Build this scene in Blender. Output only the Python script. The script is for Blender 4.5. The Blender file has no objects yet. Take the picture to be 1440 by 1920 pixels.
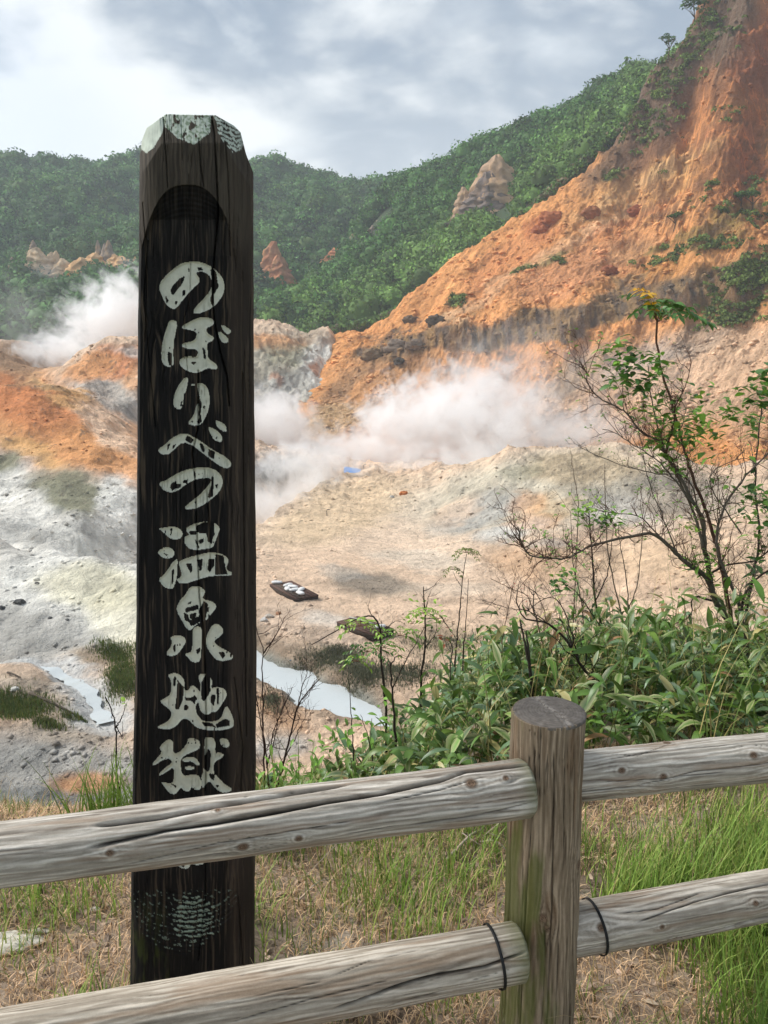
import bpy, math, random
import numpy as np
from mathutils import Vector

# ------------------------------------------------------------------ camera, world, light
SC = bpy.context.scene
COL = bpy.data.collections.new("scene"); SC.collection.children.link(COL)
F = 1450.0; PITCH = math.radians(10.0); EYE = np.array([0.0, 0.0, 1.55])
cd = bpy.data.cameras.new("camera"); cam = bpy.data.objects.new("camera", cd); COL.objects.link(cam)
cd.sensor_fit = 'HORIZONTAL'; cd.sensor_width = 36.0; cd.lens = 36.0 * F / 1440.0
cd.clip_start = 0.05; cd.clip_end = 6000
cam.location = EYE; cam.rotation_euler = (math.pi / 2 - PITCH, 0, 0)
SC.camera = cam
SUN_AZ, SUN_EL = math.radians(-72.0), math.radians(46.0)     # azimuth measured from +Y towards +X
SD = Vector((math.sin(SUN_AZ) * math.cos(SUN_EL), math.cos(SUN_AZ) * math.cos(SUN_EL), math.sin(SUN_EL)))
sl = bpy.data.lights.new("sun", 'SUN'); sun = bpy.data.objects.new("sun", sl); COL.objects.link(sun)
sl.energy = 1.5; sl.angle = math.radians(20); sl.color = (1.0, 0.97, 0.93)
sun.rotation_euler = (-SD).to_track_quat('-Z', 'Y').to_euler()
SC.view_settings.view_transform = 'Standard'; SC.view_settings.look = 'None'
SC.view_settings.exposure = 1.8; SC.view_settings.gamma = 1.0
SC.render.engine = 'CYCLES'
SC.cycles.max_bounces = 12; SC.cycles.diffuse_bounces = 3; SC.cycles.glossy_bounces = 2
SC.cycles.transmission_bounces = 2; SC.cycles.volume_bounces = 12; SC.cycles.transparent_max_bounces = 12
SC.cycles.volume_step_rate = 1.0; SC.cycles.volume_max_steps = 64
SC.cycles.use_adaptive_sampling = True; SC.cycles.adaptive_threshold = 0.02
SC.cycles.use_denoising = True
try:
    SC.cycles.denoiser = 'OPENIMAGEDENOISE'; SC.cycles.denoising_prefilter = 'ACCURATE'
    SC.cycles.denoising_input_passes = 'RGB_ALBEDO_NORMAL'
except Exception:
    pass

def lin(r, g, b, k=0.85):
    f = lambda v: ((v / 255 + .055) / 1.055) ** 2.4 if v > 10 else v / 255 / 12.92
    return (f(r) * k, f(g) * k, f(b) * k)

class NT:
    """a small helper over a node tree"""
    def __init__(s, tree):
        s.t = tree; s.t.nodes.clear()
    def n(s, kind, **kw):
        nd = s.t.nodes.new(kind)
        for k, v in kw.items():
            if k.startswith('i_'):
                key = k[2:]; key = int(key) if key.isdigit() else key.replace('_', ' ')
                if hasattr(v, 'is_output') or isinstance(v, bpy.types.NodeSocket): s.t.links.new(v, nd.inputs[key])
                else: nd.inputs[key].default_value = v
            else: setattr(nd, k, v)
        return nd
    def l(s, a, b): s.t.links.new(a, b)
    def math(s, op, a, b=0.0, c=None, clamp=False):
        nd = s.t.nodes.new('ShaderNodeMath'); nd.operation = op; nd.use_clamp = clamp
        for i, v in enumerate((a, b) if c is None else (a, b, c)):
            if isinstance(v, bpy.types.NodeSocket): s.l(v, nd.inputs[i])
            else: nd.inputs[i].default_value = v
        return nd.outputs[0]
    def mix(s, f, a, b, mode='MIX'):
        nd = s.t.nodes.new('ShaderNodeMix'); nd.data_type = 'RGBA'; nd.blend_type = mode
        for i, v in ((0, f), (6, a), (7, b)):
            if isinstance(v, bpy.types.NodeSocket): s.l(v, nd.inputs[i])
            else: nd.inputs[i].default_value = (tuple(v) + (1,) if (i > 0 and len(v) == 3) else v)
        return nd.outputs[2]
    def noise(s, vec, scale, detail=4, rough=.55, dist=0.0):
        nd = s.n('ShaderNodeTexNoise'); nd.inputs['Scale'].default_value = scale
        nd.inputs['Detail'].default_value = detail; nd.inputs['Roughness'].default_value = rough
        nd.inputs['Distortion'].default_value = dist
        if vec is not None: s.l(vec, nd.inputs['Vector'])
        return nd.outputs[0]
    def ramp(s, f, a, b):
        nd = s.t.nodes.new('ShaderNodeMapRange'); nd.interpolation_type = 'SMOOTHSTEP'
        s.l(f, nd.inputs[0]); nd.inputs[1].default_value = a; nd.inputs[2].default_value = b
        return nd.outputs[0]

# world: Nishita sky behind a broken layer of cloud
world = bpy.data.worlds.new("World"); SC.world = world; world.use_nodes = True
T = NT(world.node_tree)
tc = T.n('ShaderNodeTexCoord').outputs['Generated']
sky = T.n('ShaderNodeTexSky', sky_type='NISHITA', sun_disc=False, sun_elevation=SUN_EL, sun_rotation=SUN_AZ)
skyc = T.n('ShaderNodeVectorMath', operation='SCALE'); T.l(sky.outputs[0], skyc.inputs[0]); skyc.inputs['Scale'].default_value = 0.05
sep = T.n('ShaderNodeSeparateXYZ'); T.l(tc, sep.inputs[0])
zz = T.math('ADD', T.math('ABSOLUTE', sep.outputs[2]), 0.22)
cx = T.math('DIVIDE', sep.outputs[0], zz); cy = T.math('DIVIDE', sep.outputs[1], zz)
cv = T.n('ShaderNodeCombineXYZ'); T.l(cx, cv.inputs[0]); T.l(cy, cv.inputs[1]); cv.inputs[2].default_value = 3.7
n1 = T.noise(cv.outputs[0], 1.4, 7, .52, .15)
n2 = T.noise(cv.outputs[0], 3.2, 7, .55, .3)
n3 = T.noise(cv.outputs[0], 0.55, 4, .5, .2)
# bright cloud to the left, heavier blue grey cloud up and to the right
side = T.ramp(T.math('ADD', T.math('MULTIPLY', sep.outputs[0], 1.0), T.math('MULTIPLY', sep.outputs[2], 0.55)), -0.30, 0.42)
dark = T.math('ADD', T.math('MULTIPLY_ADD', side, 0.78, 0.10), T.math('MULTIPLY', T.math('SUBTRACT', n1, .5), 4.2))
dark = T.math('ADD', dark, T.math('MULTIPLY', T.math('SUBTRACT', n2, .5), 2.2))
dark = T.ramp(dark, -0.1, 0.85)
low = T.ramp(sep.outputs[2], 0.42, 0.10)
dark = T.math('MULTIPLY', dark, T.math('SUBTRACT', 1.0, T.math('MULTIPLY', low, 0.55)))
ccol = T.mix(dark, (0.315, 0.323, 0.325), (0.086, 0.110, 0.144))
ccol = T.mix(T.math('MULTIPLY', T.ramp(n2, .56, .78), .45), ccol, (0.40, 0.41, 0.41))
tot = T.mix(T.math('SUBTRACT', 1.0, T.math('MULTIPLY', T.ramp(n3, .52, .7), .25)), skyc.outputs[0], ccol)
bg = T.n('ShaderNodeBackground'); T.l(tot, bg.inputs[0]); bg.inputs[1].default_value = 1.0
wo = T.n('ShaderNodeOutputWorld'); T.l(bg.outputs[0], wo.inputs[0])

# ------------------------------------------------------------------ maths helpers
cP, sP = math.cos(PITCH), math.sin(PITCH)
def ray(px, py):
    dx = (np.asarray(px, float) - 720) / F; dy = -(np.asarray(py, float) - 960) / F
    return dx, cP + dy * sP, -sP + dy * cP
def W(px, py, Y):
    """the point at distance Y in front of the viewer that is seen in direction px, py"""
    x, y, z = ray(px, py); t = Y / y
    return np.array([t * x, Y, EYE[2] + t * z])
def onz(px, py, z):
    x, y, dz = ray(px, py); t = (z - EYE[2]) / dz
    return np.array([t * x, t * y, z])
def proj(X, Y, Z):
    Zr = Z - EYE[2]; d = Y * cP - Zr * sP; u = Y * sP + Zr * cP
    d = np.maximum(d, 1e-3)
    return 720 + F * X / d, 960 - F * u / d

_p = np.random.RandomState(7).permutation(512).astype(np.int64)
def _h(i, j, k, s):
    return _p[(_p[(_p[(i + s * 17) & 511] + j) & 511] + k + s) & 511]
_g = np.random.RandomState(3).normal(size=(512, 3)); _g /= np.linalg.norm(_g, axis=1)[:, None]
def pn(x, y, z=0.0, s=0):
    """gradient noise, about -1 to 1"""
    x, y, z = np.broadcast_arrays(np.asarray(x, float), np.asarray(y, float), np.asarray(z, float))
    xi, yi, zi = np.floor(x).astype(np.int64), np.floor(y).astype(np.int64), np.floor(z).astype(np.int64)
    xf, yf, zf = x - xi, y - yi, z - zi
    u, v, w = (t * t * t * (t * (t * 6 - 15) + 10) for t in (xf, yf, zf))
    out = 0
    for a in (0, 1):
        for b in (0, 1):
            for c in (0, 1):
                g = _g[_h(xi + a, yi + b, zi + c, s)]
                d = g[..., 0] * (xf - a) + g[..., 1] * (yf - b) + g[..., 2] * (zf - c)
                out = out + d * (u if a else 1 - u) * (v if b else 1 - v) * (w if c else 1 - w)
    return out * 1.5
def fbm(x, y, z=0.0, o=4, s=0, gain=.5):
    r = 0; a = 1.0; f = 1.0
    for i in range(o):
        r = r + a * pn(np.asarray(x) * f, np.asarray(y) * f, np.asarray(z) * f, s + i); a *= gain; f *= 2.03
    return r
def ridged(x, y, z=0.0, o=4, s=0):
    r = 0; a = 1.0; f = 1.0
    for i in range(o):
        r = r + a * (1 - 2 * np.abs(pn(np.asarray(x) * f, np.asarray(y) * f, np.asarray(z) * f, s + i))); a *= .5; f *= 2.03
    return r
def sst(a, b, x):
    t = np.clip((np.asarray(x, float) - a) / (b - a), 0, 1); return t * t * (3 - 2 * t)
def softplus(x, k): return k * np.logaddexp(0, np.asarray(x, float) / k)
def inside(poly, x, y):
    x = np.asarray(x, float); y = np.asarray(y, float); r = np.zeros(x.shape, bool); n = len(poly)
    for i in range(n):
        x1, y1 = poly[i]; x2, y2 = poly[(i + 1) % n]
        if y1 == y2: continue
        c = ((y1 > y) != (y2 > y)) & (x < (x2 - x1) * (y - y1) / (y2 - y1) + x1); r ^= c
    return r
def segdist(pts, x, y, closed=False):
    x = np.asarray(x, float); y = np.asarray(y, float); d = np.full(x.shape, 1e9); n = len(pts)
    for i in range(n if closed else n - 1):
        x1, y1 = pts[i]; x2, y2 = pts[(i + 1) % n]; ex, ey = x2 - x1, y2 - y1
        t = np.clip(((x - x1) * ex + (y - y1) * ey) / (ex * ex + ey * ey + 1e-12), 0, 1)
        d = np.minimum(d, np.hypot(x - x1 - t * ex, y - y1 - t * ey))
    return d
def sdist(poly, x, y):
    d = segdist(poly, x, y, True); return np.where(inside(poly, x, y), -d, d)

# ------------------------------------------------------------------ mesh helpers
def mesh_obj(name, V, Fc, mat=None, col=None, parent=None, smooth=False, loc=None):
    """V n x 3; Fc list of integer arrays (m x 3 / m x 4 / m x k)"""
    V = np.asarray(V, np.float32)
    if loc is not None: V = V - np.asarray(loc, np.float32)
    if isinstance(Fc, np.ndarray): Fc = [Fc]
    Fc = [np.asarray(f, np.int32) for f in Fc if len(f)]
    me = bpy.data.meshes.new(name)
    me.vertices.add(len(V)); me.vertices.foreach_set('co', V.ravel())
    nl = sum(f.size for f in Fc); npoly = sum(len(f) for f in Fc)
    me.loops.add(nl); me.loops.foreach_set('vertex_index', np.concatenate([f.ravel() for f in Fc]))
    tot = np.concatenate([np.full(len(f), f.shape[1], np.int32) for f in Fc])
    st = np.concatenate([[0], np.cumsum(tot)[:-1]]).astype(np.int32)
    me.polygons.add(npoly); me.polygons.foreach_set('loop_start', st); me.polygons.foreach_set('loop_total', tot)
    if smooth: me.polygons.foreach_set('use_smooth', np.ones(npoly, bool))
    me.update(calc_edges=True)
    if col is not None:
        c = np.ones((len(V), 4), np.float32); c[:, :3] = np.clip(col, 0, 1)
        at = me.color_attributes.new('Col', 'FLOAT_COLOR', 'POINT'); at.data.foreach_set('color', c.ravel())
    me.validate(clean_customdata=False)
    if mat: me.materials.append(mat)
    o = bpy.data.objects.new(name, me); COL.objects.link(o)
    if loc is not None: o.location = [float(v) for v in loc]
    if parent is not None: o.parent = parent
    return o
def tag(o, label=None, cat=None, group=None, kind=None):
    if label: o['label'] = label
    if cat: o['category'] = cat
    if group: o['group'] = group
    if kind: o['kind'] = kind
    return o
def empty(name, loc, label, cat, group=None):
    o = bpy.data.objects.new(name, None); COL.objects.link(o); o.location = [float(v) for v in loc]; o.empty_display_size = .1
    return tag(o, label, cat, group)
def child(name, V, Fc, mat, parent, col=None, smooth=False):
    return mesh_obj(name, np.asarray(V) - np.asarray(parent.location)[None, :], Fc, mat, col, parent, smooth)
def grid_faces(nr, nc, wrap=False):
    i = np.arange(nr - 1)[:, None]; j = np.arange(nc if wrap else nc - 1)[None, :]; j2 = (j + 1) % nc
    return np.stack([(i * nc + j), (i * nc + j2), ((i + 1) * nc + j2), ((i + 1) * nc + j)], -1).reshape(-1, 4)
class Acc:
    """collects pieces of geometry that become one mesh"""
    def __init__(s): s.V = []; s.F = {}; s.C = []; s.n = 0
    def add(s, V, Fc, c=(.5, .5, .5)):
        V = np.asarray(V, float).reshape(-1, 3); s.V.append(V)
        c = np.asarray(c, float); s.C.append(np.broadcast_to(c, V.shape) if c.ndim == 1 else c)
        for f in (Fc if isinstance(Fc, list) else [Fc]):
            f = np.asarray(f); s.F.setdefault(f.shape[1], []).append(f + s.n)
        s.n += len(V)
    def build(s, name, mat, parent=None, smooth=False):
        V = np.concatenate(s.V); C = np.concatenate(s.C); Fc = [np.concatenate(v) for v in s.F.values()]
        if parent is None: return mesh_obj(name, V, Fc, mat, C, None, smooth)
        return child(name, V, Fc, mat, parent, C, smooth)
def tube(acc, pts, rad, sides=6, c=(.5, .5, .5), jit=0.0, cap=True):
    P = np.asarray(pts, float); n = len(P); rad = np.broadcast_to(np.asarray(rad, float), (n,))
    T_ = np.gradient(P, axis=0) if n > 2 else np.repeat((P[1] - P[0])[None], n, 0)
    T_ = T_ / (np.linalg.norm(T_, axis=1)[:, None] + 1e-12)
    ref = np.array([0.13, .2, .97]) if abs(T_[:, 2]).mean() < .8 else np.array([.97, .2, .13])
    A = np.cross(T_, ref); A /= np.linalg.norm(A, axis=1)[:, None] + 1e-12; B = np.cross(T_, A)
    th = np.arange(sides) / sides * 2 * math.pi
    r = rad[:, None] * (1 + (jit * np.random.uniform(-1, 1, (n, sides)) if jit else 0))
    V = P[:, None, :] + r[..., None] * (np.cos(th)[None, :, None] * A[:, None, :] + np.sin(th)[None, :, None] * B[:, None, :])
    Fs = [grid_faces(n, sides, True)]
    V = V.reshape(-1, 3)
    if cap:
        k = np.arange(sides); e = (n - 1) * sides
        V = np.concatenate([V, P[:1], P[-1:]])
        Fs.append(np.concatenate([np.stack([(k + 1) % sides, k, np.full(sides, n * sides)], -1),
                                  np.stack([e + k, e + (k + 1) % sides, np.full(sides, n * sides + 1)], -1)]))
    acc.add(V, Fs, c)
def smoothline(pts, n):
    P = np.asarray(pts, float); m = len(P)
    if m == 2: return P[0] + (P[1] - P[0]) * np.linspace(0, 1, n)[:, None]
    d = np.concatenate([[0], np.cumsum(np.linalg.norm(np.diff(P, axis=0), axis=1))]); t = np.linspace(0, d[-1], n)
    E = np.vstack([2 * P[0] - P[1], P, 2 * P[-1] - P[-2]])
    i = np.clip(np.searchsorted(d, t, 'right') - 1, 0, m - 2); u = ((t - d[i]) / (d[i + 1] - d[i] + 1e-12))[:, None]
    p0, p1, p2, p3 = E[i], E[i + 1], E[i + 2], E[i + 3]
    return .5 * ((2 * p1) + (-p0 + p2) * u + (2 * p0 - 5 * p1 + 4 * p2 - p3) * u ** 2 + (-p0 + 3 * p1 - 3 * p2 + p3) * u ** 3)

# ------------------------------------------------------------------ materials
def mat_col(name, rough=.9, nscale=0, namp=.25, bump=0, bscale=40, trans=0, spec=.3, coord='Object', stretch=None, bdist=.01, n2=0, n2amp=.2):
    """base colour from the mesh's own colour attribute, broken up by noise"""
    m = bpy.data.materials.new(name); m.use_nodes = True; T = NT(m.node_tree)
    at = T.n('ShaderNodeVertexColor', layer_name='Col').outputs[0]
    tcn = T.n('ShaderNodeTexCoord').outputs[coord]
    if stretch:
        mp = T.n('ShaderNodeMapping'); T.l(tcn, mp.inputs[0]); mp.inputs['Scale'].default_value = stretch; tcn = mp.outputs[0]
    c = at
    for sc_, am in ((nscale, namp), (n2, n2amp)):
        if sc_:
            v = T.math('MULTIPLY_ADD', T.noise(tcn, sc_, 6, .65), 2 * am, 1 - am)
            vm = T.n('ShaderNodeVectorMath', operation='SCALE'); T.l(c, vm.inputs[0]); T.l(v, vm.inputs['Scale']); c = vm.outputs[0]
    b = T.n('ShaderNodeBsdfPrincipled'); T.l(c, b.inputs['Base Color']); b.inputs['Roughness'].default_value = rough
    b.inputs['Specular IOR Level'].default_value = spec
    if bump:
        bn = T.n('ShaderNodeBump'); bn.inputs['Strength'].default_value = bump; bn.inputs['Distance'].default_value = bdist
        T.l(T.noise(tcn, bscale, 6, .7), bn.inputs['Height']); T.l(bn.outputs[0], b.inputs['Normal'])
    out = T.n('ShaderNodeOutputMaterial'); sh = b.outputs[0]
    if trans:
        tr = T.n('ShaderNodeBsdfTranslucent'); T.l(c, tr.inputs[0]); mx = T.n('ShaderNodeMixShader'); mx.inputs[0].default_value = trans
        T.l(sh, mx.inputs[1]); T.l(tr.outputs[0], mx.inputs[2]); sh = mx.outputs[0]
    T.l(sh, out.inputs[0]); return m
M_terrain = mat_col('bare_earth', .95, 1.3, .30, 1.0, 1.6, spec=.1, bdist=.55, n2=5.0, n2amp=.22)
M_slope = mat_col('oxidised_slope', .97, .45, .26, 1.0, .8, spec=.08, bdist=1.6, n2=1.9, n2amp=.24)
M_soil = mat_col('near_soil', .95, 25, .45, .8, 90, spec=.2, bdist=.02, n2=160, n2amp=.35)
M_rock = mat_col('rock', .95, .5, .25, .8, 1.5, spec=.15, bdist=.5)
M_stone = mat_col('stone', .9, 14, .2, .6, 40, spec=.2, bdist=.01)
M_forest = mat_col('forest_leaves', .8, .3, .25, 0, spec=.2, trans=.15)
M_leaf = mat_col('leaf', .42, 30, .12, 0, spec=.45, trans=.25)
M_grass = mat_col('grass_blade', .6, 8, .15, 0, spec=.3, trans=.3)
M_bark = mat_col('bark', .9, 60, .3, .5, 150, spec=.2, bdist=.003)
M_wood = mat_col('weathered_wood', .85, 55, .16, .5, 220, spec=.25, bdist=.0015, n2=260, n2amp=.12)
M_dark = mat_col('stained_wood', .85, 60, .35, .6, 160, spec=.15, bdist=.0015, stretch=(1, 1, .12))
M_paint = mat_col('old_paint', .7, 45, .10, .35, 120, spec=.3, bdist=.001)
M_plain = mat_col('plain', .6, 12, .06, 0)
# ------------------------------------------------------------------ terrain
class Sheet:
    """a height field through control points (smooth interpolation in bearing and log distance)"""
    SA, SY = 4.0, 1.6
    def __init__(s, pts, lam=1e-4, c=.03):
        P = np.array(pts, float); s.q = np.stack([P[:, 0] / P[:, 1] * s.SA, np.log(P[:, 1]) * s.SY], 1); s.c = c
        n = len(P); D = np.sqrt(((s.q[:, None] - s.q[None]) ** 2).sum(-1) + c * c)
        A = np.zeros((n + 3, n + 3)); A[:n, :n] = -D + lam * np.eye(n); A[:n, n] = 1; A[:n, n + 1:] = s.q; A[n, :n] = 1; A[n + 1:, :n] = s.q.T
        s.sc = P[:, 2] / P[:, 1]                       # interpolate slope as seen, keeps near and far in proportion
        s.w = np.linalg.solve(A, np.concatenate([s.sc, [0, 0, 0]])); s.n = n
    def z0(s, X, Y):
        X = np.asarray(X, float); Y = np.asarray(Y, float); a = (X / Y * s.SA).ravel(); l = (np.log(Y) * s.SY).ravel(); out = np.empty(a.shape)
        for i in range(0, len(a), 20000):
            q = np.stack([a[i:i + 20000], l[i:i + 20000]], 1)
            D = np.sqrt((q[:, None, 0] - s.q[None, :, 0]) ** 2 + (q[:, None, 1] - s.q[None, :, 1]) ** 2 + s.c ** 2)
            out[i:i + 20000] = -D @ s.w[:s.n] + s.w[s.n] + q @ s.w[s.n + 1:]
        return out.reshape(X.shape) * Y
    def z(s, X, Y):
        return s.z0(X, Y) + s.detail(np.asarray(X, float), np.asarray(Y, float))
    def detail(s, X, Y): return 0 * X
    def grid(s, a0, a1, Y0, Y1, na, ny):
        a = np.linspace(a0, a1, na); Y = np.exp(np.linspace(math.log(Y0), math.log(Y1), ny))
        Yg = np.repeat(Y[:, None], na, 1); Xg = Yg * a[None, :]
        return Xg, Yg, s.z(Xg, Yg)
def blobs(px, py, base, lst, wx, wy):
    """patches of differently coloured ground: (cx, cy, rx, ry, turn in degrees, colour, strength)"""
    c = np.array(base, float)
    c = np.broadcast_to(c, px.shape + (3,)).copy() if c.ndim == 1 else c
    for (cx, cy, rx, ry, rot, colr, st) in lst:
        th = math.radians(rot); dx = px + wx - cx; dy = py + wy - cy
        u = (dx * math.cos(th) + dy * math.sin(th)) / rx; v = (-dx * math.sin(th) + dy * math.cos(th)) / ry
        w = (1 - sst(.55, 1.25, np.hypot(u, v))) * st
        c = c * (1 - w[..., None]) + np.array(colr) * w[..., None]
    return c
FZ = -12.0
def Fl(px, py, z=FZ): return onz(px, py, z)
def wp(px, Y, z):  # bearing of a picture column at the height of the horizon
    return np.array([(px - 720) / F * Y / 1.0, Y, z])
A = []
for px in (-500, 0, 300, 600, 900, 1200, 1500, 1900): A += [wp(px, 12, -12), wp(px, 17, -12)]
A += [Fl(*p) for p in ((-200, 1450), (0, 1480), (120, 1400), (250, 1450), (0, 1300), (150, 1300), (220, 1210), (-300, 1300), (500, 1400), (500, 1200), (420, 1150), (420, 1300),
      (700, 1200), (700, 1100), (560, 1100), (900, 1100), (650, 1000), (850, 1030), (700, 940), (740, 905), (560, 1000), (900, 1250), (1100, 1200), (1400, 1250), (1900, 1250), (960, 1090))]
A += [W(*p) for p in ((-300, 1020, 50), (0, 1022, 50), (100, 1027, 50), (177, 1056, 46.5), (250, 1072, 45), (330, 1090, 44), (0, 1150, 41.5), (150, 1150, 40.5), (250, 1180, 38.5), (0, 1235, 36),
      (0, 1015, 62), (130, 1022, 61), (250, 1060, 53), (0, 900, 78), (100, 900, 77), (150, 985, 64), (200, 950, 69), (258, 970, 65),
      (-300, 735, 100), (0, 733, 100), (50, 727, 101), (100, 733, 102), (150, 765, 98), (200, 805, 94), (258, 850, 88), (340, 905, 82), (430, 960, 76),
      (0, 800, 90), (100, 800, 90), (90, 712, 124), (130, 690, 127), (160, 672, 130), (200, 654, 132), (258, 650, 132), (330, 660, 132), (400, 700, 130), (258, 760, 112), (200, 745, 115), (150, 735, 115),
      (0, 650, 160), (60, 655, 160), (-300, 620, 160), (0, 700, 125),
      (480, 618, 172), (530, 624, 172), (580, 634, 173), (620, 630, 176), (430, 640, 170), (480, 700, 152), (480, 770, 140), (540, 775, 138), (560, 700, 155),
      (480, 865, 108), (560, 872, 110), (480, 950, 84), (560, 935, 85), (620, 905, 97), (650, 893, 104), (480, 989, 68.5), (560, 945, 80),
      (770, 915, 90), (850, 888, 85), (950, 862, 80), (1050, 850, 78), (1150, 848, 76), (1250, 852, 74), (1440, 880, 70), (1750, 900, 68),
      (820, 960, 76), (900, 960, 72), (1000, 940, 70), (1000, 900, 74), (1150, 930, 68), (1150, 1000, 62), (1300, 960, 64),
      (1020, 1027, 54), (980, 1030, 56), (1080, 1045, 53), (1300, 1050, 50), (1250, 1110, 46), (1440, 1090, 46), (1150, 1110, 48))]
A += [wp(-300, 58, -12.6), wp(0, 57, -12.6), wp(150, 55, -12.4), wp(0, 112, -5), wp(-300, 115, -5), wp(90, 112, -4.5), wp(200, 143, -2), wp(330, 145, -2), wp(100, 143, -2),
      wp(0, 190, 4), wp(-300, 190, 4), wp(480, 190, 3), wp(600, 190, 3), wp(350, 190, 3), wp(300, 105, -10), wp(420, 100, -11), wp(420, 90, -12), wp(520, 122, -10), wp(650, 120, -12),
      wp(900, 95, -11), wp(1100, 92, -11), wp(1300, 88, -11), wp(1600, 85, -11), wp(800, 110, -12), wp(1200, 110, -12), wp(700, 150, -14), wp(1100, 150, -16), wp(1500, 150, -16), wp(900, 200, -20), wp(1500, 200, -20)]
pool_px = [(440, 1195), (483, 1220), (532, 1247), (577, 1258), (617, 1281), (680, 1303), (720, 1330), (730, 1370), (654, 1352), (591, 1341), (566, 1332), (525, 1306), (483, 1277), (430, 1262), (395, 1230)]
POOLZ = -12.45
pool = [tuple(onz(x, y, POOLZ)[:2]) for x, y in pool_px]
brook_px = [(-60, 1262), (40, 1262), (102, 1258), (146, 1285), (172, 1303), (188, 1335), (200, 1352)]
brook = [tuple(onz(x, y, -12.05)[:2]) for x, y in brook_px]
SA = Sheet(A)
def detA(X, Y):
    p = np.clip((Y - 14) / 10, 0, 1)
    px, py = proj(X, Y, -11.0)
    flat = np.exp(-((px - 690) / 230) ** 2 - ((py - 1040) / 130) ** 2)              # the levelled tan floor is smooth
    r = (0.42 * fbm(X / 7, Y / 7, 1, 6, 2, .58) + .17 * ridged(X / 2.3, Y / 2.3, 2, 5, 5)) * (1 - .85 * flat)
    far = sst(60, 110, Y); lf = 1 - sst(-.32, -.22, X / Y); r = r * (1 - .45 * lf) + lf * (1 - far) * sst(22, 34, Y) * (1.5 * np.abs(pn(X / 9, Y / 12, 0, 201)) + .7 * np.abs(pn(X / 4, Y / 5, 3, 202)) - .3)
    r = r * (1 + 1.6 * far) + far * .9 * ridged(X / 14, Y / 22, 3, 4, 9) * (1 - flat)
    sd = sdist(pool, X, Y); bd = segdist(brook, X, Y)
    r = r * sst(-1, 2, sd) ** .5 * sst(-.5, 1.5, bd) ** .5 * .999
    r = r - .9 * (1 - sst(-.8, .55, sd + .35 * fbm(X / 1.5, Y / 1.5, 0, 3, 4))) - .28 * (1 - sst(.25, 1.1, bd + .3 * fbm(X / 1.2, Y / 1.2, 0, 3, 4)))
    # the gully behind the straight rim of the levelled floor
    ex, ey = GP2[0] - GP1[0], GP2[1] - GP1[1]; L_ = math.hypot(ex, ey); s_ = (-(X - GP1[0]) * ey + (Y - GP1[1]) * ex) / L_; u_ = ((X - GP1[0]) * ex + (Y - GP1[1]) * ey) / L_
    s_ = s_ + .5 * fbm(X / 4, Y / 4, 0, 3, 88); r = r - 4.5 * sst(0, 2.5, s_) * (1 - sst(7, 15, s_)) * sst(-14, -4, u_) * (1 - sst(L_ - 3, L_ + 3, u_))
    return r * p
GP1, GP2 = onz(440, 1008, FZ), onz(652, 896, FZ)
SA.detail = detA
Xg, Yg, Zg = SA.grid(-.66, .80, 13, 205, 1100, 1000)
px, py = proj(Xg, Yg, Zg)
wx = 26 * fbm(Xg / 9, Yg / 9, 0, 4, 21) + 7 * fbm(Xg / 1.6, Yg / 1.6, 0, 3, 22); wy = 16 * fbm(Xg / 9, Yg / 9, 5, 4, 23) + 5 * fbm(Xg / 1.6, Yg / 1.6, 0, 3, 25)
white, cream, grey, dgrey = lin(226, 223, 214), lin(226, 219, 190), lin(178, 175, 168), lin(118, 120, 118)
tan, ltan, orange, rust, ochre, olive = lin(222, 192, 164), lin(232, 206, 180), lin(220, 158, 104), lin(198, 126, 80), lin(212, 170, 112), lin(138, 136, 112)
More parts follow.
